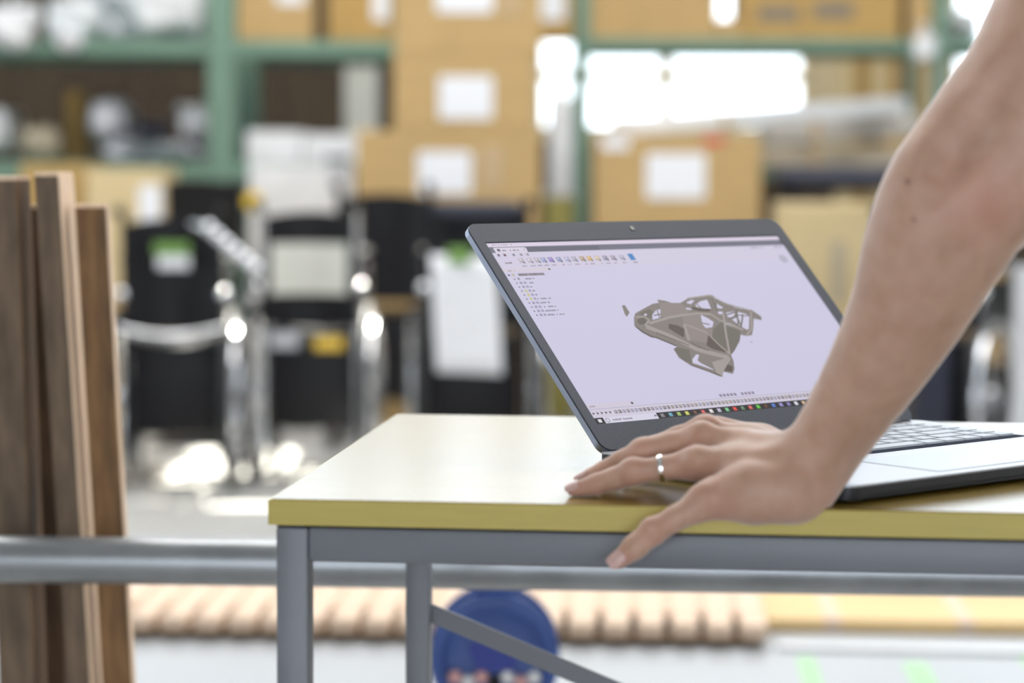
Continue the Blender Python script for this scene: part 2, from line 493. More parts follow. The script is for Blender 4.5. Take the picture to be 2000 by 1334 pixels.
rows = [[1] * 16, [1] * 13 + [2, 1], [1.5] + [1] * 12 + [1.5, 1], [1.8] + [1] * 11 + [2.2, 1], [2.3] + [1] * 10 + [1.7, 1, 1], [1.2, 1.2, 1.2, 1.2, 5.6, 1.2, 1.2, 1.1, 1.1, 1]]
ky = -.0215
for i, rw in enumerate(rows):
    hgt = .012 if i == 0 else .0185
    u = .318 / sum(rw)
    x = .014
    for wk in rw:
        key(x + .0013, x + wk * u - .0013, ky - hgt + .0026, ky)
        x += wk * u
    ky -= hgt
MB().prism(rounded_rect(.099, .216, -.236, -.156, .004), DZ, DZ + .0003).build('trackpad', M['pad'], lap)
MB().prism(rounded_rect(.0985, .2165, -.2365, -.1555, .0044), DZ, DZ + .00015).build('trackpad_gap', M['rubber'], lap)
# lid: local frame with x along the hinge, y up the lid, z towards the user
Ml = Matrix.Translation((0, 0, 0.0128)) @ Matrix.Rotation(math.pi / 2 - LA, 4, 'X')
LT, LB = 0.2425, 0.002
lid = MB().prism(rounded_rect(-.0095, .3565, LB, LT, .010, 7), -.0066, -.0014).build('lid', M['lid_shell'], lap, M=Ml)
MB().prism(rounded_rect(-.0088, .3558, LB + .001, LT - .0007, .0095, 7), -.0014, -.0007).build('gasket', M['rubber'], lid)
bz = MB()
o_ = rounded_rect(-.0092, .3562, LB + .0005, LT - .0003, .0098, 7)
n_ = len(o_)
def inner(p):
    return (min(max(p[0], 0.0), .344), min(max(p[1], .0282), .2217))
cx_ = [(0.344, .2217), (0.0, .2217), (0.0, .0282), (0.344, .0282)]
i_ = [cx_[k // 8] for k in range(n_)]
vs = [(x, y, .0) for x, y in o_] + [(x, y, .0) for x, y in cx_] + [(x, y, -.0009) for x, y in cx_] + [(x, y, -.0007) for x, y in o_]
fs = []
for k in range(n_):
    a, b = n_ + k // 8, n_ + ((k + 1) % n_) // 8
    if a == b:
        fs.append((k, (k + 1) % n_, a))
    else:
        fs.append((k, (k + 1) % n_, b, a))
    fs.append((k, n_ + 8 + k, n_ + 8 + (k + 1) % n_, (k + 1) % n_))
for k in range(4):
    fs.append((n_ + k, n_ + (k + 1) % 4, n_ + 4 + (k + 1) % 4, n_ + 4 + k))
MB().add(vs, fs).build('bezel', M['slate'], lid)
MB().lathe([(.0028, 0), (.0028, .0003), (.002, .0004)], 16).build('webcam', M['lens'], lid, M=Matrix.Translation((.1713, .2332, 0)))
MB().tube([(.012, -.001, -.001), (.332, -.001, -.001)], .0042, 14).build('hinge', M['rubber'], lid, True)
SCREEN = srgb((203, 199, 224))
screen = MB().box(0, .344, .0282, .2217, -.0014, -.0006).build('screen', emit('screen_glow', SCREEN, .94), lid)
CAD_AREAS = [
    ((128, 120, 115), [(103.4, 96.3), (108.4, 87.9), (112.9, 83.3), (122.1, 79.9), (139.1, 73.8), (146.6, 73.2), (147.3, 69.5), (155.1, 71.1), (161.3, 73.9), (171.2, 74.4), (182.5, 69.9), (193.9, 68.4), (210.8, 66.7), (214.2, 67.8), (216.3, 72.4), (223.7, 76.8), (230.6, 82.2), (237.4, 84.5), (248.3, 85.9), (251.2, 89.3), (254.9, 94.5), (252.1, 98.4), (248.7, 97.2), (244.2, 96.0), (235.3, 107.5), (229.0, 114.1), (222.2, 114.7), (216.1, 112.9), (210.0, 119.9), (196.6, 129.9), (189.4, 134.3), (187.7, 140.9), (182.8, 149.3), (177.3, 154.2), (168.2, 151.1), (163.8, 156.5), (160.8, 155.8), (151.7, 150.0), (136.9, 142.3), (129.1, 133.2), (129.6, 123.7), (135.3, 121.2), (118.6, 110.6), (113.5, 109.3), (108.6, 103.3), (104.1, 98.3)]) ,
    ((128, 120, 115), [(103.7, 74.1), (107.3, 73.8), (107.3, 82.0), (101.4, 86.6), (100.9, 83.7)]) ,
    ((88, 76, 70), [(104.3, 94.9), (104.8, 97.8), (108.9, 102.8), (114.5, 108.4), (119.2, 109.7), (135.9, 120.3), (134.3, 121.1), (118.2, 111.0), (113.2, 109.8), (107.0, 104.2), (103.6, 98.2)]) ,
    ((140, 130, 126), [(148.2, 72.3), (170.6, 75.3), (176.6, 84.5), (164.1, 87.9), (146.5, 89.9), (139.3, 88.5)]) ,
    ((108, 102, 94), [(116.8, 83.5), (131.4, 79.4), (133.4, 82.4), (126.5, 89.8), (118.7, 86.5)]) ,
    ((88, 76, 70), [(142.5, 96.5), (151.4, 98.9), (156.2, 103.1), (149.3, 112.4), (145.1, 108.3), (139.0, 101.6)]) ,
    ((140, 130, 126), [(163.4, 88.8), (183.9, 88.9), (180.3, 98.5), (181.0, 103.5), (187.3, 104.8), (180.7, 114.3), (170.9, 119.5), (152.9, 114.6), (158.9, 98.4)]) ,
    ((108, 102, 94), [(189.3, 104.9), (207.0, 96.0), (201.0, 107.6), (189.0, 130.4), (180.4, 127.9), (180.7, 114.3)]) ,
    ((108, 102, 94), [(206.0, 101.9), (218.1, 108.5), (213.2, 116.2), (196.6, 129.9), (189.0, 133.3), (201.0, 110.5)]) ,
    ((88, 76, 70), [(181.2, 79.3), (190.6, 82.3), (201.5, 83.0), (198.3, 85.4), (186.9, 84.6), (178.6, 81.7)]) ,
    ((88, 76, 70), [(180.7, 108.4), (181.7, 120.2), (188.7, 129.4), (184.4, 131.0), (173.2, 126.4), (168.9, 122.3)]) ,
    ((108, 102, 94), [(129.6, 123.7), (135.6, 122.2), (146.3, 125.7), (138.5, 141.4), (131.7, 135.3)]) ,
    ((158, 150, 146), [(162.6, 140.2), (183.4, 136.8), (186.7, 138.0), (168.2, 151.1), (164.2, 156.1), (159.8, 151.5)]) ,
    ((88, 76, 70), [(169.8, 150.3), (178.5, 143.7), (182.8, 146.4), (178.4, 151.8)]) ,
    ((98, 92, 84), [(119.4, 92.5), (117.7, 94.2), (115.3, 95.3), (112.7, 95.8), (110.5, 95.5), (109.2, 94.4), (109.0, 92.9), (110.2, 91.2), (112.3, 89.7), (114.8, 88.9), (117.3, 88.8), (119.2, 89.5), (119.9, 90.9)]) ,
    (None, [(130.4, 86.1), (138.6, 80.7), (143.7, 80.4), (137.7, 89.4), (127.5, 91.3)]) ,
    (None, [(122.2, 84.3), (125.6, 84.4), (123.7, 86.6), (121.2, 86.1)]) ,
    (None, [(178.9, 73.7), (186.5, 71.6), (188.9, 72.7), (182.2, 76.4), (178.4, 75.2)]) ,
    (None, [(186.9, 77.1), (195.6, 73.5), (204.9, 72.1), (202.7, 82.8), (194.9, 82.0), (186.2, 79.6)]) ,
    (None, [(174.3, 79.7), (179.9, 81.5), (178.4, 82.6), (172.8, 81.9)]) ,
    (None, [(211.8, 74.3), (213.2, 78.3), (216.7, 81.5), (215.2, 83.0), (208.4, 82.1)]) ,
    (None, [(185.3, 88.4), (191.3, 93.2), (194.6, 97.3), (189.1, 103.0), (181.0, 103.5), (180.3, 98.5)]) ,
    (None, [(207.2, 86.1), (213.3, 86.4), (211.3, 89.3), (206.7, 89.0)]) ,
    (None, [(217.2, 87.6), (228.5, 86.6), (221.9, 92.8), (216.2, 93.5), (214.1, 90.4)]) ,
    (None, [(217.9, 95.6), (224.3, 93.9), (222.6, 103.8), (221.2, 101.3)]) ,
    (None, [(229.7, 87.2), (237.0, 89.6), (241.1, 92.8), (230.2, 107.2), (227.0, 108.0), (223.9, 104.9), (227.4, 91.1)]) ,
    (None, [(150.8, 130.8), (153.6, 131.9), (147.9, 137.3), (149.3, 140.3), (158.4, 147.6), (158.6, 148.7), (140.7, 139.7), (142.7, 136.0)]) ,
    (None, [(207.2, 98.0), (212.1, 99.3), (220.5, 105.2), (218.1, 105.6), (207.0, 100.5)]) ,
]
CAD_STRUTS = [
    ((158, 150, 146), 5.01, [(115.1, 97.9), (135.1, 109.6), (156.0, 126.3), (185.4, 136.9)]) ,
    ((158, 150, 146), 2.39, [(121.1, 94.9), (146.5, 89.9), (164.1, 87.9), (183.3, 86.9), (197.6, 88.6), (203.0, 95.8), (222.9, 107.8)]) ,
    ((158, 150, 146), 2.83, [(159.3, 97.9), (152.8, 115.5)]) ,
    ((158, 150, 146), 2.18, [(212.5, 88.3), (200.0, 110.5), (188.5, 133.2)]) ,
    ((158, 150, 146), 1.74, [(160.9, 98.5), (178.7, 108.3), (183.7, 123.2), (189.0, 133.3)]) ,
    ((108, 102, 94), 1.31, [(205.4, 71.5), (202.5, 83.8)]) ,
    ((108, 102, 94), 1.31, [(188.6, 76.2), (190.6, 80.8)]) ,
    ((108, 102, 94), 1.31, [(210.5, 70.2), (207.7, 83.1)]) ,
    ((108, 102, 94), 1.52, [(230.7, 85.7), (220.7, 102.7)]) ,
    ((108, 102, 94), 1.52, [(234.8, 90.5), (222.4, 104.8)]) ,
    ((108, 102, 94), 1.31, [(214.1, 90.4), (229.2, 87.2)]) ,
    ((108, 102, 94), 1.31, [(215.5, 94.5), (226.7, 92.1)]) ,
    ((108, 102, 94), 1.09, [(131.6, 86.7), (140.3, 85.7)]) ,
    ((108, 102, 94), 1.09, [(139.5, 80.7), (136.8, 89.4)]) ,
    ((108, 102, 94), 1.31, [(180.0, 97.5), (188.1, 100.0)]) ,
    ((158, 150, 146), 1.52, [(110.2, 87.5), (121.3, 87.1), (123.3, 91.6), (114.8, 96.9)]) ,
    ((158, 150, 146), 1.74, [(246.7, 88.0), (233.3, 107.4), (222.8, 113.8)]) ,
    ((108, 102, 94), 1.09, [(227.4, 91.1), (241.1, 92.8)]) ,
    ((108, 102, 94), 1.52, [(212.2, 75.3), (206.7, 86.0)]) ,
    ((88, 76, 70), 0.87, [(122.3, 105.0), (149.4, 121.1)]) ,
    ((88, 76, 70), 0.87, [(153.3, 118.4), (167.0, 128.0)]) ,
    ((158, 150, 146), 1.52, [(182.5, 69.9), (210.1, 67.6), (223.1, 77.8), (247.4, 87.1)]) ,
    ((88, 76, 70), 1.09, [(137.2, 141.8), (162.4, 155.0)]) ,
]

class Print:
    """flat coloured shapes shown on the laptop screen, in millimetres from its top left corner"""
    def __init__(self):
        self.v, self.f, self.c, self.n = [], [], [], 0
    def poly(self, pts, c):
        z = -.0006 + .00001 + self.n * 8.0e-7
        self.n += 1
        i = len(self.v)
        self.v += [(x / 1000, .2217 - y / 1000, z) for x, y in pts]
        self.f.append(tuple(range(i, i + len(pts))))
        self.c.append(c)
    def rect(self, x0, x1, y0, y1, c):
        self.poly([(x0, y1), (x1, y1), (x1, y0), (x0, y0)], c)
    def line(self, pts, w, c):
        for (xa, ya), (xb, yb) in zip(pts[:-1], pts[1:]):
            L = math.hypot(xb - xa, yb - ya) or 1
            nx, ny = -(yb - ya) / L * w / 2, (xb - xa) / L * w / 2
            self.poly([(xa + nx, ya + ny), (xa - nx, ya - ny), (xb - nx, yb - ny), (xb + nx, yb + ny)], c)
    def disc(self, x, y, r, c, seg=12):
        self.poly([(x + r * math.cos(-k * 2 * math.pi / seg), y + r * math.sin(-k * 2 * math.pi / seg)) for k in range(seg)], c)
    def build(self):
        me = bpy.data.meshes.new('display_image')
        me.from_pydata(self.v, [], self.f)
        at_ = me.color_attributes.new('shown', 'FLOAT_COLOR', 'CORNER')
        k = 0
        for p in me.polygons:
            c = srgb(self.c[p.index])
            for _ in p.loop_indices:
                at_.data[k].color = c
                k += 1
        # keep every shape facing the user
        bm = bmesh.new(); bm.from_mesh(me)
        for f in bm.faces:
            f.normal_update()
            if f.normal.z < 0:
                f.normal_flip()
        bmesh.ops.triangulate(bm, faces=[f for f in bm.faces if len(f.verts) > 4])
        bm.to_mesh(me); bm.free()
        m = emit('screen_image', (1, 1, 1, 1), .94)
        ca = m.node_tree.nodes.new('ShaderNodeVertexColor')
        ca.layer_name = 'shown'
        m.node_tree.links.new(ca.outputs[0], m.node_tree.nodes['Principled BSDF'].inputs['Emission Color'])
        return link('display_image', me, m, screen)
rnd = random.Random(3)
pr = Print()
BGC, PALE, GREY, DARK = (203, 199, 224), (212, 204, 222), (104, 104, 122), (96, 86, 100)
def scribble(x0, x1, y, h, c, d=0.75):
    x = x0
    while x < x1:
        wd = rnd.uniform(.9, 2.0)
        if rnd.random() < d:
            pr.rect(x, min(x + wd * .75, x1), y + rnd.uniform(0, h * .3), y + h, c)
        x += wd
pr.rect(0, 344, 0, .9, (52, 50, 60))
pr.rect(0, 344, .9, 5.2, (216, 205, 224))
scribble(6, 28, 2.2, 1.2, (150, 142, 158))
pr.rect(0, 344, 5.2, 11.6, GREY)
pr.rect(40, 120, 6.2, 11.6, (92, 92, 108))
pr.poly([(5, 5.9), (38, 5.9), (40, 7), (39.3, 11.6), (5, 11.6)], PALE)
pr.rect(8, 11, 7.4, 10, (84, 78, 96)); scribble(13, 31, 8.2, 1.8, (126, 118, 132)); scribble(35, 37.5, 7.6, 1.8, (126, 118, 132))
pr.rect(0, 344, 11.6, 29.6, (205, 199, 220))
for x, c in ((5, (110, 98, 120)), (11.5, (104, 60, 80)), (21, (130, 124, 140)), (29, (140, 134, 146)), (36, (150, 144, 156))):
    pr.rect(x, x + 2.6, 13, 15.6, c)
scribble(8, 15, 22, 1.8, (112, 98, 112))
ic = [(24, (168, 160, 166)), (33, (176, 168, 178)), (41, (164, 156, 166)), (48, (128, 136, 176)), (56, (124, 98, 172)), (65, (118, 130, 164)), (74, (156, 154, 186)), (82, (146, 144, 162)),
      (91, (158, 130, 96)), (99, (196, 150, 74)), (108, (190, 172, 140)), (117, (118, 116, 134)), (126, (130, 124, 136)), (136, (150, 150, 170))]
for x, c in ic:
    c = tuple(int(v * .75 + b_ * .25) for v, b_ in zip(c, BGC))
    pr.rect(x, x + 5.4, 18.2, 23.4, c)
    pr.rect(x + 1.2, x + 3, 19, 20.8, tuple(min(255, v + 46) for v in c))
    pr.rect(x + 3.4, x + 5.4, 22, 24, tuple(int(v * .7) for v in c))
    scribble(x, x + 5, 26, 1.4, (140, 130, 146))
pr.rect(147, 153, 16.8, 24.2, (56, 126, 190)); scribble(148, 153, 26, 1.4, (110, 104, 130))
pr.rect(0, 52, 29.6, 33, (208, 198, 212)); scribble(6, 13, 30.8, 1.4, (150, 138, 150)); pr.rect(49.5, 51.5, 30.2, 32, (70, 62, 74))
pr.rect(14, 42, 34.8, 37.6, (150, 140, 148)); scribble(14, 42, 35.2, 1.9, (110, 100, 108)); pr.rect(3, 5, 35.4, 37.2, DARK); pr.rect(7, 10, 35, 37.4, (190, 178, 150))
ln_ = [23, 18, 14, 14, 16, 26, 25, 26, 27, 30]
for k in range(10):
    y = 39.4 + k * 4.36
    pr.rect(6.6, 8, y + .6, y + 2, (120, 112, 128))
    pr.rect(10.5, 13, y, y + 2.4, (200, 190, 120) if k in (3, 4, 5) else (150, 144, 166))
    if k > 0:
        pr.rect(14.6, 17.4, y, y + 2.4, (160, 154, 178))
    scribble(18.8, 7 + ln_[k], y + .5, 1.7, (128, 118, 132))
# the designed part: an openwork bracket of struts and webs
for c, pts in CAD_AREAS:
    pr.poly(pts, c or BGC)
for c, wd, pts in CAD_STRUTS:
    pr.line(pts, wd, c)
pr.disc(331, 28.5, 5.2, (186, 182, 204), 16); pr.rect(328.5, 333.5, 26, 31, (160, 156, 176)); pr.rect(329.5, 332, 27, 29.6, (192, 188, 208))
scribble(299, 316, 12.8, 2, (150, 146, 164)); scribble(330, 340, 12.8, 2, (150, 146, 164))
pr.rect(222, 224, 121, 122.4, (150, 146, 170))
pr.rect(0, 52, 173.6, 178, (206, 198, 214)); scribble(3, 9, 175, 1.4, (150, 140, 152)); pr.rect(47.5, 49.8, 174.6, 176.6, (70, 64, 76))
for k in range(10):
    if k != 5:
        pr.rect(146.5 + k * 4.2, 149.4 + k * 4.2, 174.2, 177, (140, 132, 150))
pr.rect(0, 344, 179, 187, (206, 199, 216)); pr.rect(0, 344, 178.7, 179.1, (170, 164, 180))
for k in range(5):
    pr.poly([(2 + k * 4.4, 181.4), (4.4 + k * 4.4, 182.8), (2 + k * 4.4, 184.2)], (84, 74, 86))
for k in range(62):
    x = 25 + k * 4.4
    t = rnd.choice([(138, 132, 142), (120, 112, 116), (150, 140, 132), (150, 150, 170)])
    pr.rect(x, x + 3.1, 181.2, 184.6, t)
    pr.rect(x + .8, x + 1.8, 182, 183, (196, 190, 204))
pr.rect(0, 344, 187.4, 193.4, (28, 24, 28))
pr.rect(9.4, 66.5, 187.4, 193.4, (214, 210, 228)); pr.rect(3, 6.6, 188.8, 192, (226, 222, 232))
for k in range(12):
    a, b = k * math.pi / 6, (k + 1) * math.pi / 6
    pr.line([(13 + 1.9 * math.cos(a), 190.4 + 1.9 * math.sin(a)), (13 + 1.9 * math.cos(b), 190.4 + 1.9 * math.sin(b))], .6, (120, 112, 128))
scribble(18, 39, 189.4, 2, (140, 132, 150)); scribble(63, 66, 189, 2, (110, 104, 120))
tk = [(120, 116, 122), (90, 150, 170), (140, 170, 90), (190, 190, 90), (96, 60, 50), (190, 80, 84), (214, 206, 210), (176, 170, 190), (110, 180, 130), (206, 60, 54), (90, 120, 90), (200, 90, 84), (84, 180, 50), (84, 48, 22), (70, 110, 190), (140, 130, 190), (120, 110, 170), (206, 206, 220), (190, 160, 130), (180, 140, 116), (120, 120, 140), (170, 170, 180)]
for k, c in enumerate(tk):
    x = 70 + k * 9.1
    pr.rect(x, x + 4, 188.6, 192.4, c)
    pr.rect(x + 1.2, x + 2.4, 189.6, 190.8, tuple(min(255, v + 50) for v in c))
scribble(290, 340, 189, 2.4, (170, 166, 176), .5)
pr.build()

# ------------------------------------------------------------------ the leaning arm and hand
def J(px, py, Y, r):
    p = at(px, py, Y)
    return (np.array(p, dtype=np.float32), r / 1000)
def capsule(P, a, b):
    (pa, ra), (pb, rb) = a, b
    d = pb - pa
    q = P - pa
    t = np.clip((q @ d) / float(d @ d), 0, 1)
    q = q - t[..., None] * d
    return np.sqrt((q * q).sum(-1)) - (ra + (rb - ra) * t)
def smin(a, b, k):
    h = np.clip(.5 + .5 * (b - a) / k, 0, 1)
    return b + (a - b) * h - k * h * (1 - h)
def chain(P, js, k):
    d = None
    for a, b in zip(js[:-1], js[1:]):
        c = capsule(P, a, b)
        d = c if d is None else smin(d, c, k)
    return d

def smooth(js, n=4):
    """Catmull-Rom refinement of a chain of (point, radius)"""
    a = [np.append(p, r) for p, r in js]
    a = [2 * a[0] - a[1]] + a + [2 * a[-1] - a[-2]]
    out = []
    for i in range(1, len(a) - 2):
        p0, p1, p2, p3 = a[i - 1:i + 3]
        for k in range(n):
            t = k / n
            q = .5 * (2 * p1 + (p2 - p0) * t + (2 * p0 - 5 * p1 + 4 * p2 - p3) * t * t + (3 * p1 - p0 - 3 * p2 + p3) * t ** 3)
            out.append((q[:3].astype(np.float32), float(q[3])))
    out.append((a[-2][:3].astype(np.float32), float(a[-2][3])))
    return out

FINGERS = {
    'index': [J(1352, 907, 1.664, 11.0), J(1295, 914, 1.666, 8.3), J(1236, 923, 1.670, 8.9), J(1200, 935, 1.674, 8.0), J(1165, 946, 1.677, 7.5), J(1124, 958, 1.681, 6.2)],
    'middle': [J(1360, 862, 1.688, 11.0), J(1308, 868, 1.690, 8.8), J(1254, 884, 1.694, 9.2), J(1215, 902, 1.698, 8.2), J(1180, 921, 1.702, 7.6), J(1142, 938, 1.706, 6.2)],
    'ring': [J(1374, 843, 1.712, 10.5), J(1325, 856, 1.715, 8.6), J(1275, 876, 1.720, 8.8), J(1232, 900, 1.726, 7.8), J(1196, 917, 1.731, 7.2), J(1160, 927, 1.736, 6.0)],
    'little': [J(1396, 846, 1.734, 9.5), J(1352, 864, 1.740, 7.4), J(1310, 884, 1.746, 7.4), J(1276, 902, 1.752, 6.6), J(1250, 908, 1.756, 6.0), J(1226, 911, 1.760, 5.0)],
}
THUMB = [J(1408, 975, 1.628, 14.0), J(1362, 990, 1.623, 10.5), J(1320, 1012, 1.619, 8.3), J(1276, 1038, 1.617, 8.9), J(1240, 1068, 1.616, 8.2), J(1208, 1094, 1.617, 6.2)]
KNUCKLES = [J(1360, 898, 1.656, 10.3), J(1367, 852, 1.682, 10.8), J(1380, 836, 1.709, 10.0), J(1374, 967, 1.622, 9.0), J(1272, 1031, 1.614, 7.4), J(1235, 917, 1.668, 7.9), J(1256, 879, 1.692, 8.1)]
TENDONS = [[J(1372, 893, 1.650, 3.0), J(1440, 893, 1.637, 3.0), J(1545, 886, 1.622, 3.0)], [J(1380, 842, 1.676, 3.0), J(1450, 856, 1.664, 3.0), J(1550, 868, 1.636, 3.0)]]
PALM = [
    [J(1356, 906, 1.664, 11.0), J(1450, 912, 1.650, 16.0), J(1570, 908, 1.634, 19.0)],
    [J(1362, 864, 1.688, 11.0), J(1450, 887, 1.674, 15.5), J(1580, 893, 1.648, 17.5)],
    [J(1376, 846, 1.712, 10.5), J(1460, 872, 1.698, 15.0), J(1590, 898, 1.664, 17.0)],
    [J(1402, 838, 1.736, 9.5), J(1485, 869, 1.724, 14.0), J(1602, 908, 1.680, 16.0)],
    [J(1396, 968, 1.630, 13.5), J(1465, 962, 1.624, 20.5), J(1540, 960, 1.622, 22.5)],
    [J(1500, 955, 1.640, 18.0), J(1570, 962, 1.635, 19.0), J(1592, 930, 1.645, 20.0)],
    [J(1540, 945, 1.700, 16.0), J(1588, 940, 1.676, 16.0)],
]
ARM = [
    [J(1575, 903, 1.634, 19.5), J(1620, 826, 1.620, 19.0), J(1698, 700, 1.600, 24.5), J(1756, 582, 1.586, 29.0), J(1792, 480, 1.578, 33.5), J(1828, 372, 1.574, 33.0), J(1872, 280, 1.580, 28.0), J(1930, 190, 1.590, 27.0)],
    [J(1604, 905, 1.660, 19.0), J(1658, 838, 1.640, 19.5), J(1738, 716, 1.612, 24.5), J(1804, 602, 1.598, 29.0), J(1850, 508, 1.588, 33.0), J(1910, 398, 1.580, 37.0), J(1960, 320, 1.575, 38.0)],
    [J(1950, 350, 1.575, 40.0), J(1986, 230, 1.578, 44.0), J(2060, 78, 1.590, 46.5), J(2150, -110, 1.610, 49.0), J(2300, -420, 1.650, 56.0)],
    [J(1925, 400, 1.620, 38.0), J(2010, 240, 1.630, 42.0), J(2110, 60, 1.640, 46.0), J(2180, -80, 1.650, 48.0), J(2330, -400, 1.680, 55.0)],
]
ARM_S = [smooth(c, 3) for c in ARM]
GROOVES = [(smooth([J(2000, 95, 1.535, 7), J(1930, 205, 1.540, 9), J(1862, 300, 1.543, 9), J(1826, 372, 1.536, 4)], 2), .016), (smooth([J(1905, 470, 1.536, 4), J(1830, 575, 1.538, 5), J(1752, 660, 1.556, 3)], 2), .012)]
def hand_field(P):
    body = None
    for ch in ARM_S[:2]:
        d = chain(P, ch, .006)
        body = d if body is None else smin(body, d, .016)
    for ch in ARM_S[2:]:
        body = smin(body, chain(P, ch, .006), .010)
    for gch, gk in GROOVES:
        body = -smin(-body, chain(P, gch, .004), gk)
    palm = None
    for ch in PALM:
        d = chain(P, ch, .008)
        palm = d if palm is None else smin(palm, d, .009)
    for kn in KNUCKLES[:4]:
        palm = smin(palm, capsule(P, kn, (kn[0] + np.float32(1e-4), kn[1])), .004)
    body = smin(body, palm, .014)
    for td in TENDONS:
        body = smin(body, chain(P, td, .004), .012)
    th = chain(P, THUMB, .004)
    for kn in KNUCKLES[4:]:
        th = smin(th, capsule(P, kn, (kn[0] + np.float32(1e-4), kn[1])), .003)
    body = smin(body, th, .006)
    fing = None
    for ch in FINGERS.values():
        d = chain(P, ch, .003)
        fing = d if fing is None else smin(fing, d, .0012)
    body = smin(body, fing, .006)
    # flesh flattens where it presses on the tabletop
    c, s = math.cos(TW), math.sin(TW)
    tx, ty = P[..., 0] - TX, P[..., 1] - TY
    ly = -s * tx + c * ty
    box = np.maximum(np.maximum(-ly - .0004, P[..., 2] - TABLE_Z - .0003), TABLE_Z - .10 - P[..., 2])
    body = np.maximum(body, -box)
    # and where the wrist touches the laptop's front corner
    c, s = math.cos(LW), math.sin(LW)
    tx, ty = P[..., 0] - .0793, P[..., 1] - 1.836
    lx, ly = c * tx + s * ty, -s * tx + c * ty
    box = np.maximum(np.maximum(WL - .001 - lx, -DD - .001 - ly), P[..., 2] - TABLE_Z - DZ - .001)
    return np.maximum(body, -box)

def surface_nets(V, org, h):
    S = V < 0
    nx, ny, nz = V.shape
    cs = [(i, j, k) for i in (0, 1) for j in (0, 1) for k in (0, 1)]
    sub = lambda A, o: A[o[0]:nx - 1 + o[0], o[1]:ny - 1 + o[1], o[2]:nz - 1 + o[2]]
    cnt = sum(sub(S, o).astype(np.int8) for o in cs)
    act = (cnt > 0) & (cnt < 8)
    idx = np.full(act.shape, -1, np.int64)
    I = np.argwhere(act)
    idx[act] = np.arange(len(I))
    vals = {o: V[I[:, 0] + o[0], I[:, 1] + o[1], I[:, 2] + o[2]] for o in cs}
    acc = np.zeros((len(I), 3)); num = np.zeros(len(I))
    for a in cs:
        for ax in range(3):
            if a[ax] == 0:
                b = list(a); b[ax] = 1; b = tuple(b)
                va, vb = vals[a], vals[b]
                m = (va < 0) != (vb < 0)
                t = np.where(m, va / np.where(m, va - vb, 1), 0)
                p = np.tile(np.array(a, float), (len(I), 1)); p[:, ax] += t
                acc[m] += p[m]; num[m] += 1
    verts = (I + acc / num[:, None]) * h + org
    faces = []
    for ax in range(3):
        o = [0, 0, 0]; o[ax] = 1
        A = S[:nx - o[0], :ny - o[1], :nz - o[2]]
        B = S[o[0]:, o[1]:, o[2]:]
        E = np.argwhere(A != B)
        b1, b2 = (ax + 1) % 3, (ax + 2) % 3
        E = E[(E[:, b1] > 0) & (E[:, b2] > 0) & (E[:, b1] < idx.shape[b1]) & (E[:, b2] < idx.shape[b2])]
        q = []
        for d1, d2 in ((1, 1), (0, 1), (0, 0), (1, 0)):
            c = E.copy(); c[:, b1] -= d1; c[:, b2] -= d2
            q.append(idx[c[:, 0], c[:, 1], c[:, 2]])
        q = np.stack(q, 1)
        inside = A[E[:, 0], E[:, 1], E[:, 2]]
        q[~inside] = q[~inside][:, ::-1]
        faces.append(q[(q >= 0).all(1)])
    return verts, np.concatenate(faces)

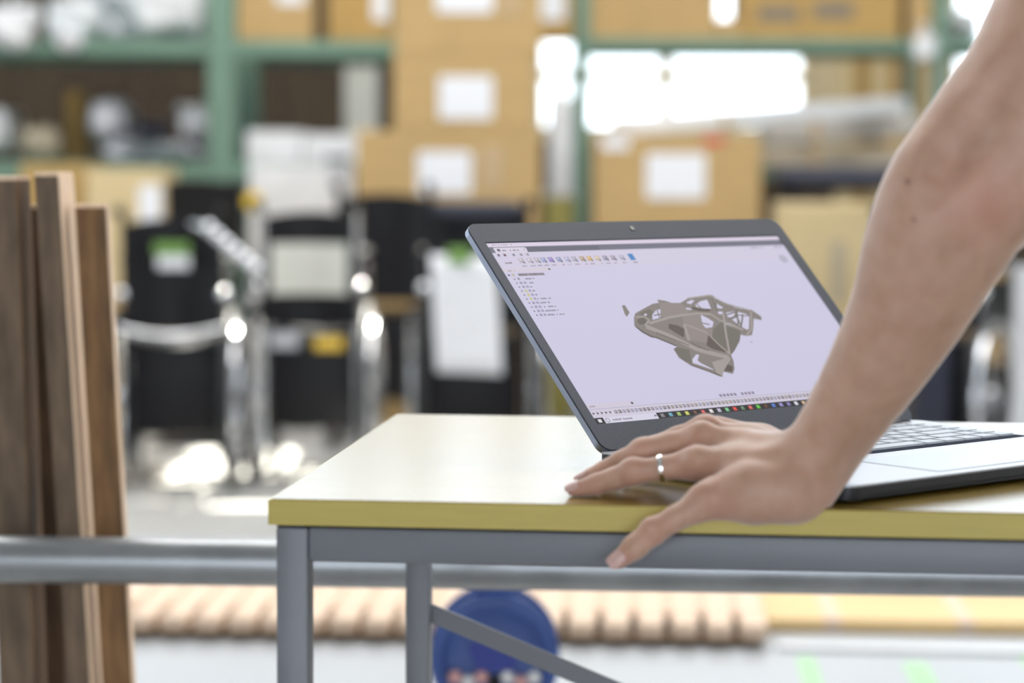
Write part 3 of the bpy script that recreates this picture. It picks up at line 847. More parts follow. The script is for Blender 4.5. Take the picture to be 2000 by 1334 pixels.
def make_person():
    h = 0.0017
    js = [j for ch in list(FINGERS.values()) + [THUMB] + PALM + ARM for j in ch]
    lo = np.min([p - r for p, r in js], 0) - .008
    hi = np.max([p + r for p, r in js], 0) + .008
    n = np.ceil((hi - lo) / h).astype(int)
    B = 12                                   # blocks far from the surface are skipped
    nb = np.ceil(n / B).astype(int)
    n = nb * B
    V = np.empty(n, np.float32)
    bi = np.stack(np.meshgrid(*[np.arange(k) for k in nb], indexing='ij'), -1).reshape(-1, 3)
    ctr = (lo + (bi * B + (B - 1) / 2) * h).astype(np.float32)
    vc = hand_field(ctr)
    loc = np.stack(np.meshgrid(*[np.arange(B)] * 3, indexing='ij'), -1).astype(np.float32)
    near = np.abs(vc) < B * h * .5 * 1.8 + .012
    for (i, j, k), v in zip(bi[~near], vc[~near]):
        V[i * B:i * B + B, j * B:j * B + B, k * B:k * B + B] = v
    nbk = bi[near]
    for c0 in range(0, len(nbk), 200):
        sel = nbk[c0:c0 + 200]
        g = (lo + (sel[:, None, None, None, :] * B + loc) * h).astype(np.float32)
        r = hand_field(g)
        for (i, j, k), v in zip(sel, r):
            V[i * B:i * B + B, j * B:j * B + B, k * B:k * B + B] = v
    verts, faces = surface_nets(V, lo, h)
    # light smoothing of the grid steps
    e = np.concatenate([faces[:, [0, 1]], faces[:, [1, 2]], faces[:, [2, 3]], faces[:, [3, 0]]])
    for _ in range(4):
        s = np.zeros_like(verts); c = np.zeros(len(verts))
        np.add.at(s, e[:, 0], verts[e[:, 1]]); np.add.at(c, e[:, 0], 1)
        np.add.at(s, e[:, 1], verts[e[:, 0]]); np.add.at(c, e[:, 1], 1)
        verts = verts * .5 + s / np.maximum(c, 1)[:, None] * .5
    me = bpy.data.meshes.new('person')
    me.vertices.add(len(verts)); me.vertices.foreach_set('co', verts.astype(np.float32).ravel())
    me.loops.add(faces.size); me.loops.foreach_set('vertex_index', faces.ravel().astype(np.int32))
    me.polygons.add(len(faces)); me.polygons.foreach_set('loop_start', np.arange(0, faces.size, 4, dtype=np.int32))
    me.polygons.foreach_set('loop_total', np.full(len(faces), 4, np.int32))
    me.polygons.foreach_set('use_smooth', np.ones(len(faces), bool))
    me.update(calc_edges=True)
    me.validate()
    # natural skin colour differences: ruddy knuckles and fingertips, two small moles
    red = np.zeros(len(verts), np.float32)
    def blush(p, rad, amt):
        d = np.linalg.norm(verts - np.array(p), axis=1)
        np.maximum(red, amt * np.clip(1 - d / rad, 0, 1), out=red)
    for ch in FINGERS.values():
        blush(ch[0][0], .022, .9); blush(ch[2][0], .016, .8); blush(ch[4][0], .014, .6); blush(ch[5][0], .014, 1.0)
    blush(THUMB[0][0], .03, .7); blush(THUMB[3][0], .018, .8); blush(THUMB[5][0], .016, .9)
    blush(at(1915, 390, 1.545), .035, .9)
    blush(at(1590, 985, 1.63), .03, .5)
    mole = np.zeros(len(verts), np.float32)
    for px, py, rad in ((1773, 355, .0017), (1785, 429, .0014)):
        r0 = np.array(at(px, py, 1.0)) - np.array([0, 0, CAM_Z])
        r0 /= np.linalg.norm(r0)
        q = verts - np.array([0, 0, CAM_Z])
        t = q @ r0
        d = np.linalg.norm(q - t[:, None] * r0, axis=1)
        near = (d < .01)
        tmin = t[near].min() if near.any() else 0
        np.maximum(mole, np.where(t < tmin + .02, np.clip(1.5 - d / rad, 0, 1), 0), out=mole)
    a1 = me.attributes.new('blush', 'FLOAT', 'POINT'); a1.data.foreach_set('value', red)
    a2 = me.attributes.new('mole', 'FLOAT', 'POINT'); a2.data.foreach_set('value', mole)
    m = bpy.data.materials.new('skin'); m.use_nodes = True
    nt = m.node_tree; b = nt.nodes['Principled BSDF']
    b.inputs['Roughness'].default_value = 0.50
    b.inputs['Specular IOR Level'].default_value = 0.4
    b.inputs['Sheen Weight'].default_value = 0.55
    b.inputs['Sheen Roughness'].default_value = 0.35
    b.inputs['Subsurface Weight'].default_value = 0.18
    b.inputs['Subsurface Radius'].default_value = (0.9, 0.35, 0.2)
    b.inputs['Subsurface Scale'].default_value = 0.006
    tc = nt.nodes.new('ShaderNodeTexCoord')
    nz = nt.nodes.new('ShaderNodeTexNoise'); nz.inputs['Scale'].default_value = 55; nz.inputs['Detail'].default_value = 6
    n2 = nt.nodes.new('ShaderNodeTexNoise'); n2.inputs['Scale'].default_value = 420; n2.inputs['Detail'].default_value = 3
    rp = nt.nodes.new('ShaderNodeValToRGB')
    rp.color_ramp.elements[0].position = .3; rp.color_ramp.elements[0].color = (.42, .245, .17, 1)
    rp.color_ramp.elements[1].position = .7; rp.color_ramp.elements[1].color = (.50, .31, .225, 1)
    at1 = nt.nodes.new('ShaderNodeAttribute'); at1.attribute_name = 'blush'
    at2 = nt.nodes.new('ShaderNodeAttribute'); at2.attribute_name = 'mole'
    mx = nt.nodes.new('ShaderNodeMixRGB'); mx.inputs[2].default_value = (.52, .23, .18, 1)
    sc = nt.nodes.new('ShaderNodeMath'); sc.operation = 'MULTIPLY'; sc.inputs[1].default_value = .6
    mx2 = nt.nodes.new('ShaderNodeMixRGB'); mx2.inputs[2].default_value = (.22, .11, .09, 1)
    bp = nt.nodes.new('ShaderNodeBump'); bp.inputs['Strength'].default_value = .12; bp.inputs['Distance'].default_value = .001
    nt.links.new(tc.outputs['Object'], nz.inputs[0]); nt.links.new(tc.outputs['Object'], n2.inputs[0])
    nt.links.new(nz.outputs[0], rp.inputs[0]); nt.links.new(rp.outputs[0], mx.inputs[1])
    nt.links.new(at1.outputs['Fac'], sc.inputs[0]); nt.links.new(sc.outputs[0], mx.inputs[0])
    nt.links.new(mx.outputs[0], mx2.inputs[1]); nt.links.new(at2.outputs['Fac'], mx2.inputs[0])
    nt.links.new(mx2.outputs[0], b.inputs['Base Color'])
    nt.links.new(n2.outputs[0], bp.inputs['Height']); nt.links.new(bp.outputs[0], b.inputs['Normal'])
    o = link('person', me, m)
    tag(o, 'bare right arm of a person leaning one hand on the yellow table edge', 'person')
    def nail(j0, j1, toward, wid, lng, back=.0):
        """a curved nail plate lying on the finger end; toward = rough outward direction of the nail side"""
        p0, p1 = Vector(j0[0]), Vector(j1[0])
        ax = (p1 - p0).normalized()
        nrm = Vector(toward); nrm = (nrm - ax * nrm.dot(ax)).normalized()
        sd = ax.cross(nrm)
        r = j1[1]
        mb = MB(); vs = []; fs = []
        nu, nv = 8, 7
        for i in range(nu + 1):
            u = i / nu
            for k in range(nv + 1):
                v = k / nv * 2 - 1
                wdt = wid * math.sqrt(max(0.05, 1 - (2 * u - 1) ** 4 * .55))
                a = v * wdt / r
                rr = r + .0007 - .0004 * u
                vs.append(p1 + ax * (lng * (u - .62) - back + .002) + nrm * rr * math.cos(a) * (1 - .22 * max(0, u - .45)) + sd * rr * math.sin(a))
        for i in range(nu):
            for k in range(nv):
                q = i * (nv + 1) + k
                fs.append((q, q + 1, q + nv + 2, q + nv + 1))
        mb.add(vs, fs)
        mb.build('fingernail', M['nail'], o, True)
    f = FINGERS['index']; nail(f[4], f[5], (-.25, -.55, .8), .0050, .0105)
    f = FINGERS['middle']; nail(f[4], f[5], (0, -.3, 1), .0050, .0105)
    f = FINGERS['ring']; nail(f[4], f[5], (0, -.3, 1), .0048, .010)
    nail(THUMB[4], THUMB[5], (-.55, -.8, .15), .0058, .0125)
    return o
make_person()
# silver ring on the index finger
ra, rb = Vector(FINGERS['index'][0][0]), Vector(FINGERS['index'][2][0])
rc = at(1292, 914, 1.6660)
rg = MB()
ax = (rb - ra).normalized()
a_ = ax.orthogonal().normalized(); b_ = ax.cross(a_)
prof = [(8.75, -1.5), (9.5, -1.6), (9.8, -.8), (9.8, .8), (9.5, 1.6), (8.75, 1.5)]
vs, fs = [], []
for k in range(40):
    t = k * 2 * math.pi / 40
    for r_, z_ in prof:
        vs.append(rc + (a_ * math.cos(t) + b_ * math.sin(t)) * (r_ / 1000) + ax * (z_ / 1000))
for k in range(40):
    for i in range(6):
        fs.append((k * 6 + i, k * 6 + (i + 1) % 6, ((k + 1) % 40) * 6 + (i + 1) % 6, ((k + 1) % 40) * 6 + i))
rg.add(vs, fs)
tag(rg.build('finger_ring', M['silver'], None, True), 'plain polished silver ring worn on the hand resting on the table', 'ring')

# ------------------------------------------------------------------ handrail tube, planks, things on the floor
pl, prr = at(0, 1092, 2.46), at(2000, 1119, 2.37)
pd = (prr - pl).normalized()
hr = thing('handrail', 'round galvanised steel tube rail running behind the workbench', 'rail', (pl.x, pl.y, 0))
o3 = Vector((pl.x, pl.y, 0))
MB().tube([pl - pd * 1.0 - o3, prr + pd * 1.0 - o3], .0243, 28).build('tube', M['galv'], hr, True)
for s in (-.5, 1.5):
    q = pl.lerp(prr, s) - o3
    MB().tube([(q.x, q.y, .008), (q.x, q.y, q.z - .02)], .0215, 18).build('post', M['galv'], hr, True)
    MB().lathe([(.07, 0), (.07, .007), (.03, .012)], 20).build('base_plate', M['galv'], hr, True, Matrix.Translation((q.x, q.y, 0)))

def plank(label, xl, xr, ytop, Y, depth, m, xb, m_side=None, group='boards leaning by the rail'):
    """a sawn board standing on the floor: xl..xr its front face at the top, xb the shift in x at the picture's bottom"""
    a, b = at(xl, ytop, Y), at(xr, ytop, Y)
    bot = at(xl + xb, 1334, Y + .05)
    slope = (bot.x - a.x) / (a.z - bot.z)
    fx = a.x + slope * a.z
    t = thing('plank', label, 'plank', (fx, Y + .10, 0), 0, group)
    h, w = a.z, b.x - a.x
    def V(x, y, z):
        return (x - slope * z, y - .10 * z / .94, z)
    bm = MB()
    vs = [V(x, y, z) for z in (0, h) for y in (0, depth) for x in (0, w)]
    bm.add(vs, [(0, 2, 3, 1), (4, 5, 7, 6), (0, 1, 5, 4), (2, 6, 7, 3), (0, 4, 6, 2), (1, 3, 7, 5)])
    o = bm.build('board', m, t)
    e = .0012
    MB().add([V(w, e, .002), V(w + e, e, .002), V(w + e, depth - e, .002), V(w, depth - e, .002), V(w, e, h), V(w + e, e, h), V(w + e, depth - e, h), V(w, depth - e, h)],
             [(0, 1, 5, 4), (1, 2, 6, 5), (2, 3, 7, 6), (4, 5, 6, 7)]).build('side_face', m_side or M['wood_lit'], t)  # default lighter side colour stands in for window light
    g = .004
    MB().add([V(0, 0, h), V(w, 0, h), V(w, depth, h), V(0, depth, h), V(0, 0, h + g), V(w, 0, h + g), V(w, depth, h + g), V(0, depth, h + g)],
             [(0, 1, 5, 4), (1, 2, 6, 5), (2, 3, 7, 6), (3, 0, 4, 7), (4, 5, 6, 7)]).build('lit_worn_end', M['wood_lit'], t)  # pale cap stands in for top light along the worn end
    return t
plank('weathered grey-brown board, leftmost of the leaning boards', -40, 30, 352, 2.50, .070, M['wood_grey'], 34, M['wood_brown'])
plank('dark red-brown board set back between two taller weathered boards', 42, 100, 408, 2.62, .028, M['wood_dark'], 24, M['wood_dark'])
plank('tallest narrow weathered board with its side paled for window light', 66, 112, 344, 2.49, .085, M['wood_grey'], 62)
plank('short knotty brown board, rightmost of the leaning boards', 144, 204, 406, 2.52, .022, M['wood_brown'], 52)

# low white stage carrying a slatted platform and a pine board
SY, SR = 3.98, -0.06
z_st = at(900, 1262, SY).z
stage = thing('low_stage', 'low white painted stage on the floor under the slatted platform', 'stage', (0, SY, 0), SR)
MB().bbox(-1.4, 1.9, -.72, 1.1, z_st - .014, z_st, .002, 1).build('top_board', M['panel_white'], stage)
MB().bbox(-1.39, 1.89, -.71, -.69, 0, z_st - .0145, .001, 1).build('front_board', M['panel_white'], stage)
for k in range(4):
    MB().box(-1.3 + k * 1.03, -1.26 + k * 1.03, -.689, 1.08, 0, z_st - .0145).build('joist', M['batten'], stage)
for px, wd, sk_ in ((1548, .030, .0), (1745, .04, -.03), (1975, .05, .03)):
    x = at(px, 1300, SY).x
    MB().box(x, x + wd, -.45 + sk_, -.05 + sk_, z_st, z_st + .0004).build('tape_mark', M['mark_green'], stage)
sp = thing('slatted_platform', 'pale wooden slatted platform lying on the low white stage', 'platform', (0, SY, z_st + .0006), SR)
xs0, xs1 = at(170, 1215, SY).x, at(1497, 1225, SY).x
n = 20
pitch = (xs1 - xs0 + .014) / n
slat_me = None
for k in range(n):
    if slat_me is None:
        o = MB().bbox(0, pitch - .014, 0, .62, .016, .040, .002, 1).build('slat', M['slat'], sp)
        slat_me = o
    else:
        o = slat_me.copy(); col.objects.link(o); o.parent = sp
    o.location = (xs0 + pitch * k, random.uniform(.0, .004), 0)
for y in (.030, .30, .56):
    MB().bbox(xs0 + .01, xs1 - .01, y, y + .040, 0, .0158, .002, 1).build('batten', M['batten'], sp)
MB().bbox(xs0 + .01, xs1 - .01, .15, .61, .0165, .034, .002, 1).build('backing_board', M['slat'], sp)
ws_ = thing('white_strip', 'narrow white strip lying on the stage before the yellow pine board', 'strip', (0, SY + .01, z_st), SR - .03)
MB().bbox(at(1520, 1240, SY).x, at(2200, 1240, SY).x, 0, .05, 0, .008, .002, 1).build('strip', M['plastic_white'], ws_)
yb = thing('pine_board', 'long yellow pine board lying right of the slatted platform', 'board', (0, SY + .16, z_st), SR)
xa, xb_ = at(1512, 1195, SY).x, at(2150, 1195, SY).x
MB().bbox(xa, xb_, 0, .30, 0, .022, .002, 1).build('board', M['pine_yellow'], yb)
for k, px in enumerate((1618, 1872)):
    x = at(px, 1195, SY + .2).x
    MB().bbox(x - .014, x + .014, -.0006, .299, .0005, .0226, .0002, 1).build('paint_stripe', M['slat'], yb)

# blue cable reel standing on a low crate behind the bench
RYY = 3.05
rp_ = at(966, 1286, RYY)
R = 129 * RYY / FPX
crate = thing('wooden_crate', 'low wooden crate under the blue cable reel', 'crate', (rp_.x, RYY + .04, 0))
hc = rp_.z - R
for k in range(3):
    for sgn in (-1, 1):
        MB().bbox(-.15, .15, sgn * .10 - .006, sgn * .10 + .006, .01 + k * hc / 3, k * hc / 3 + hc / 3 - .008, .002, 1).build('slat', M['slat'], crate)
for sgn in (-1, 1):
    for s2 in (-1, 1):
        MB().bbox(sgn * .135 - .012, sgn * .135 + .012, s2 * .081 - .012, s2 * .081 + .012, 0, hc - .009, .002, 1).build('corner_post', M['batten'], crate)
MB().bbox(-.15, .15, -.106, .106, hc - .008, hc, .002, 1).build('top', M['slat'], crate)
reel = thing('cable_reel', 'round blue plastic cable reel standing behind the bench', 'reel', (rp_.x, RYY, hc))
Mr = Matrix.Translation((0, 0, R)) @ Matrix.Rotation(math.pi / 2, 4, 'X')
MB().lathe([(R - .004, -.008), (R, -.005), (R, .003), (R - .004, .006), (R * .86, .006), (R * .84, .011), (R * .80, .012), (R * .78, .001), (R * .60, -.004), (R * .40, -.002), (.02, -.002)], 64).build('flange', M['blue'], reel, True, Mr)
MB().lathe([(.03, -.012), (R, -.010), (R, -.002), (.03, .0)], 56).build('flange', M['blue'], reel, True, Matrix.Translation((0, .07, R)) @ Matrix.Rotation(math.pi / 2, 4, 'X'))
MB().lathe([(R * .62, -.060), (R * .62, -.008)], 40).build('drum', M['blue'], reel, True, Mr)
q_ = R / .109
MB().prism([(-.044 * q_, .020 * q_), (-.022 * q_, .040 * q_), (.012 * q_, .044 * q_), (.044 * q_, .018 * q_), (.030 * q_, -.018 * q_), (-.030 * q_, -.018 * q_)], -.002, .008).build('hub_plate', M['blue_deep'], reel, M=Mr)
for k in range(7):
    x = (-.066 + k * .022) * q_
    MB().lathe([(.010 * q_, -.002), (.012 * q_, .004), (.011 * q_, .010), (.004, .012)], 14).build('socket', [M['pink'], M['plastic_white'], M['pink'], M['black'], M['plastic_white'], M['pink'], M['plastic_white']][k], reel, True,
             Mr @ Matrix.Translation((x, (-.030 - .008 * (k % 2)) * q_, 0)))
MB().tube([(-.026, .01, 2 * R - .008), (-.024, .01, 2 * R + .003), (.024, .01, 2 * R + .003), (.026, .01, 2 * R - .008)], .004, 10).build('handle', M['blue'], reel, True)

# ------------------------------------------------------------------ wheelchairs
def wheelchair(label, px, Y, rz, back, group, scale=.90, extras=(), post='chrome'):
    x = (px - 1000) / FPX * Y
    t = thing('wheelchair', label, 'wheelchair', (x, Y, 0), rz, group)
    t.scale = (scale,) * 3
    W = .15
    R_ = .285
    # frame
    for s in (-1, 1):
        MB().tube([(s * W, -.02, .10), (s * W, -.02, .50), (s * W, -.03, .84), (s * W, -.045, .872), (s * W, -.075, .885), (s * W, -.15, .885)], .0115, 10).build('back_post', M[post], t, True)
        MB().tube([(s * W, -.085, .885), (s * W, -.095, .885), (s * W, -.175, .885)], [.014, .0165, .0165], 12).build('push_grip', M['black'], t, True)
        MB().tube([(s * W, -.02, .70), (s * W, .30, .70), (s * W, .34, .68), (s * W, .35, .64), (s * W, .35, .48)], .0105, 10).build('arm_tube', M['chrome'], t, True)
        MB().bbox(s * W - .024, s * W + .024, .02, .28, .712, .737, .010, 3).build('armrest', M['black'], t, True)
        MB().tube([(s * W, -.02, .48), (s * W, .34, .49), (s * W, .37, .47), (s * W * .92, .40, .14)], .0115, 10).build('side_frame', M['chrome'], t, True)
        MB().tube([(s * W, -.02, .14), (s * W, .34, .16), (s * W, .34, .48)], .0105, 10).build('lower_frame', M['black'], t, True)
        MB().lathe([(.004, -.020), (.013, -.0165), (.019, -.008), (.021, 0), (.019, .008), (.013, .0165), (.004, .020)], 18).build('glint_knob', M['chrome'], t, True, Matrix.Translation((s * (W + .012), -.03, .62)))  # chrome knob added to catch the sun as a bright glint
        MB().bbox(s * W - .006, s * W + .006, .0, .34, .50, .66, .004, 1).build('side_panel', M['black'], t)
        wh = bpy.data.objects.new('wheel', None); col.objects.link(wh); wh.parent = t
        wh.location = (s * (W + .03), .04, R_)
        wh.rotation_euler = (0, 0, 0)
        MB().ring((0, 0, 0), (1, 0, 0), R_ - .016, .016, 40, 10).build('tyre', M['rubber'], wh, True)
        MB().ring((0, 0, 0), (1, 0, 0), R_ - .036, .010, 40, 8).build('rim', M['chrome'], wh, True)
        MB().ring((s * .02, 0, 0), (1, 0, 0), R_ - .045, .008, 40, 8).build('hand_rim', M['chrome'], wh, True)
        MB().tube([(-.022, 0, 0), (-.016, 0, 0), (.016, 0, 0), (.022, 0, 0)], [.016, .030, .030, .016], 18).build('hub', M['chrome'], wh, True)
        sp_ = MB()
        for k in range(12):
            a = k * math.pi / 6
            sp_.tube([(.01 * (-1) ** k, .02 * math.cos(a), .02 * math.sin(a)), (0, (R_ - .036) * math.cos(a), (R_ - .036) * math.sin(a))], .0022, 5)
        sp_.build('spokes', M['chrome'], wh)
        cs_ = bpy.data.objects.new('caster', None); col.objects.link(cs_); cs_.parent = t
        cs_.location = (s * W, .34, .075)
        MB().ring((0, 0, 0), (1, 0, 0), .060, .015, 24, 8).build('tyre', M['rubber'], cs_, True)
        MB().tube([(-.012, 0, 0), (.012, 0, 0)], .050, 20).build('hub', M['plastic_white'], cs_, True)
        MB().tube([(.022 * s, 0, 0), (.022 * s, 0, .09), (0, -.02, .10)], .007, 8).build('fork', M['chrome'], cs_, True)
        MB().bbox(s * .075 - .055, s * .075 + .055, .405, .417, .12, .26, .004, 1).build('footplate', M['black'], t)
    # upholstery: slung backrest and seat
    def sling(name, m, f0, nu=12, nv=4, th=.008):
        vs, fs = [], []
        for lay in (0, 1):
            for i in range(nu + 1):
                for k in range(nv + 1):
                    vs.append(f0(i / nu * 2 - 1, k / nv, lay * th))
        st = (nu + 1) * (nv + 1)
        for i in range(nu):
            for k in range(nv):
                a = i * (nv + 1) + k
                fs.append((a, a + 1, a + nv + 2, a + nv + 1))
                fs.append((st + a, st + a + nv + 1, st + a + nv + 2, st + a + 1))
        for i in range(nu):
            a, b = i * (nv + 1), (i + 1) * (nv + 1)
            fs += [(a, b, st + b, st + a), (a + nv, st + a + nv, st + b + nv, b + nv)]
        for k in range(nv):
            fs += [(k, st + k, st + k + 1, k + 1), (nu * (nv + 1) + k, nu * (nv + 1) + k + 1, st + nu * (nv + 1) + k + 1, st + nu * (nv + 1) + k)]
        return MB().add(vs, fs).build(name, m, t, True)
    sling('backrest', M['black'], lambda u, v, d: ((W + .004) * u, -.038 + .05 * (1 - u * u) * 1 + d, .50 + .34 * v + .02 * (1 - u * u) * v))
    if back is not None:
        sling('back_pocket', back, lambda u, v, d: ((W - .03) * u, -.052 + .05 * (1 - u * u) + d, .60 + .16 * v))
    sling('seat', M['black'], lambda u, v, d: (W * u, .0 + .40 * v, .485 - .03 * (1 - u * u) - d))
    MB().tube([(-W, .05, .16), (W, .05, .47)], .010, 8).build('cross_brace', M['black'], t, True)
    MB().tube([(W, .065, .16), (-W, .065, .47)], .010, 8).build('cross_brace', M['black'], t, True)
    sling('calf_strap', M['black'], lambda u, v, d: (W * .95 * u, .37 + .03 * (1 - u * u) + d, .26 + .10 * v), th=.004)
    MB().bbox(-W + .012, W - .012, .0, .03, .17, .46, .01, 2).build('under_seat_shade_panel', M['black'], t, True)  # made-up black panel, added to keep the space below the seat dark
    for e in extras:
        e(t)
    return t
def sticker(name, m, x, z, w, h, y=-.060):
    def f(t):
        MB().bbox(x - w / 2, x + w / 2, y - .0015, y, z - h / 2, z + h / 2, .0004, 1).build(name, m, t)
    return f
def bag(name, m, x0, x1, z0, z1, y0, y1, r=.02):
    def f(t):
        MB().bbox(x0, x1, y0, y1, z0, z1, r, 3).build(name, m, t, True)
    return f
G = 'wheelchairs parked in a row'
def chrome_loop(t):
    MB().tube([(-.16 + .032 * k, -.085 - .05 * math.sin(math.pi * k / 10), .515 - .02 * math.sin(math.pi * k / 10)) for k in range(11)], .012, 12).build('rear_bar', M['chrome'], t, True)
def folding_lever(t):
    inv = Matrix.Scale(1 / .90, 4) @ Matrix.Rotation(-.03, 4, 'Z') @ Matrix.Translation(-t.location)
    pts = [inv @ at(408 + 92 * k / 5, 446 + 78 * k / 5, 6.66) for k in range(6)]
    MB().tube([inv @ at(375, 440, 6.76)] + pts + [inv @ at(492, 560, 6.74), inv @ at(466, 600, 6.82)], .009, 10).build('folding_lever', M['chrome'], t, True)
    for p in pts:
        MB().lathe([(.003, -.021), (.012, -.017), (.019, -.009), (.021, 0), (.019, .009), (.012, .017), (.003, .021)], 18).build('lever_glint_knob', M['chrome'], t, True, Matrix.Translation(p))  # chrome knobs added along the lever to give bright glints
wheelchair('black wheelchair with a green and white sticker on its back', 338, 6.85, .03, None, G, .90,
           (sticker('green_sticker', M['lime'], .0, .765, .11, .04, -.05), sticker('white_sticker', M['paper'], .005, .722, .10, .04, -.05), chrome_loop, folding_lever), 'black')
wheelchair('wheelchair with a cream panel across its backrest', 606, 7.0, -.02, M['cream'], G, .92,
           (bag('seat_cushion', M['navy'], -.13, .13, .49, .55, .02, .36), sticker('yellow_sticker', M['amber'], .06, .445, .09, .04, -.03), sticker('white_sticker', M['grey_wrap'], -.08, .455, .09, .05, -.03)))
wheelchair('black wheelchair with a white paper sheet hanging on its back', 930, 6.9, .06, None, G, .93,
           (bag('folded_cover', M['navy'], -.14, .14, .83, .885, -.03, .05, .02),), 'black')
wheelchair('dark wheelchair standing behind, between the cream-backed and the paper-hung wheelchairs', 752, 7.78, .0, None, G, .97, (), 'black')
wheelchair('dark wheelchair seen behind the arm on the right', 1830, 7.1, -.5, None, G, .90)
hs = at(905, 505, 6.68)
sheet = thing('paper_sheet', 'white paper sheet hanging from the wheelchair back by a green clip', 'paper', (hs.x, 6.70, 0), .02)
za, zb = at(905, 500, 6.7).z, at(905, 728, 6.7).z
vs, fs = [], []
for i in range(7):
    for k in range(9):
        u, v = i / 6 * 2 - 1, k / 8
        vs.append((u * .092 + .018 * v, .004 * math.sin(3 * u + 2 * v) - .02 * v, za - (za - zb) * v - .004 * u))
for i in range(6):
    for k in range(8):
        a = i * 9 + k
        fs.append((a, a + 1, a + 10, a + 9))
sh = MB().add(vs, fs).build('page', M['paper'], sheet, True)
md = sh.modifiers.new('thickness', 'SOLIDIFY'); md.thickness = .0008
MB().bbox(-.045, .02, -.008, .008, za - .022, za + .022, .003, 1).build('clip', M['lime'], sheet)

# ------------------------------------------------------------------ racks
def rack(label, posts, yf, yb_, shelves, pw, zt, group=None, zhi=2.05):
    t = thing('storage_rack', label, 'rack', (posts[0], yf, 0), 0, 'green storage racks')
    ox = posts[0]
    for x in posts:
        x -= ox
        for y in (0, yb_ - yf):
            u = MB()
            u.box(x - pw / 2, x + pw / 2, y, y + .006, 0, zhi)
            u.box(x - pw / 2, x - pw / 2 + .006, y + .006, y + .06, 0, zhi)
            u.box(x + pw / 2 - .006, x + pw / 2, y + .006, y + .06, 0, zhi)
            u.build('upright', M['green'], t)
        for z in (.3, .8, 1.7):
            MB().box(x - .015, x + .015, .06, yb_ - yf, z, z + .03).build('tie_bar', M['green'], t)
    for a, b in zip(posts[:-1], posts[1:]):
        for z, hb in shelves:
            MB().bbox(a - ox + pw / 2, b - ox - pw / 2, -.012, .035, z - hb, z, .003, 1).build('beam', M['green'], t)
            MB().bbox(a - ox + pw / 2, b - ox - pw / 2, yb_ - yf, yb_ - yf + .04, z - hb, z, .003, 1).build('beam', M['green'], t)
            MB().box(a - ox + pw / 2, b - ox - pw / 2, .036, yb_ - yf - .001, z - .02, z - .002).build('shelf_deck', M['green'], t)
    return t
RY = 9.0
zb1 = at(300, 78, RY).z
zb2 = at(300, 318, RY).z
xu = at(432, 200, RY).x
rack('heavy green steel storage rack on the left holding bags and boxes', [xu - 1.55, xu, xu + .74], RY, 9.85, [(zb1, .058), (zb2, .06)], .10, 0)
RY2 = 9.5
zc1 = at(1400, 76, RY2).z
zc2 = at(1600, 326, RY2).z
xr1, xr2 = at(1138, 200, RY2).x, at(1836, 200, RY2).x
rack('slim green steel storage rack standing in front of the bright window', [xr1, xr2, xr2 + 1.3], RY2, 10.2, [(zc1, .045), (zc2, .045)], .052, 0)

# ------------------------------------------------------------------ cardboard boxes
def carton(label, x0, x1, y0, y1, Y, depth, m='card', lab=None, group='cardboard boxes', z0=None, z1=None, tape=True, flaps=False):
    a, b, zl, zh = span(x0, x1, y0, y1, Y)
    zl = zl if z0 is None else z0
    zh = zh if z1 is None else z1
    t = thing('cardboard_box', label, 'box', ((a + b) / 2, Y + depth / 2, zl), 0, group)
    w = b - a
    MB().bbox(-w / 2, w / 2, -depth / 2, depth / 2, 0, zh - zl, .004, 2).build('body', M[m], t)
    if tape:
        MB().box(-w / 2 + .004, w / 2 - .004, -.025, .025, zh - zl, zh - zl + .0006).build('tape', M['tape'], t)
    for k, L_ in enumerate(lab or ()):
        lx0, lx1, ly0, ly1, lm = L_
        la, lb, lz0, lz1 = span(lx0, lx1, ly0, ly1, Y)
        cx = (a + b) / 2
        MB().bbox(la - cx, lb - cx, -depth / 2 - .0022, -depth / 2 - .0002, lz0 - zl, lz1 - zl, .0006, 1).build('sticker' if lm != 'print' else 'printed_mark', M[lm], t)
    if flaps:
        for s in (-1, 1):
            MB().box(-w / 2, w / 2, s * depth / 2 - .003, s * depth / 2 + .003, zh - zl, zh - zl + .06).build('flap', M[m], t)
    return t
CY = 8.32
z3b = at(880, 392, CY).z
z3t = at(880, 255, CY).z
z2t = at(880, 106, CY).z
cs = [dict(z0=0, z1=z3b / 2 - .001, x=(706, 1050), lb='lowest cardboard box of the central stack, on the floor behind the wheelchairs', la=None),
      dict(z0=z3b / 2, z1=z3b - .001, x=(700, 1052), lb='second box from the floor in the central stack, behind the wheelchair tops', la=None),
      dict(z0=z3b, z1=z3t - .001, x=(696, 1056), lb='widest cardboard box of the central stack with an off-centre white label', la=[(815, 920, 296, 378, 'paper'), (935, 985, 285, 375, 'tape')]),
      dict(z0=z3t, z1=z2t - .001, x=(768, 1046), lb='cardboard box in the central stack with a white label, above the widest box', la=[(857, 962, 149, 232, 'paper')]),
      dict(z0=z2t, z1=1.62, x=(770, 1056), lb='topmost cardboard box of the central stack, label cut off by the picture edge', la=[(852, 962, -50, 24, 'paper'), (975, 1018, -30, 30, 'tape')])]
for c in cs:
    carton(c['lb'], c['x'][0], c['x'][1], 100, 200, CY, .42, 'card', c['la'], 'cardboard boxes of the central stack', c['z0'], c['z1'])
zr_t, zr_b = at(1330, 266, CY).z, at(1330, 446, CY).z
carton('lower cardboard box hidden under the labelled box right of centre', 1168, 1488, 0, 1, CY, .5, 'card', None, 'cardboard boxes right of centre', 0, zr_b / 2 - .001)
carton('middle cardboard box under the labelled box right of centre', 1166, 1486, 0, 1, CY, .5, 'card', None, 'cardboard boxes right of centre', zr_b / 2, zr_b - .001)
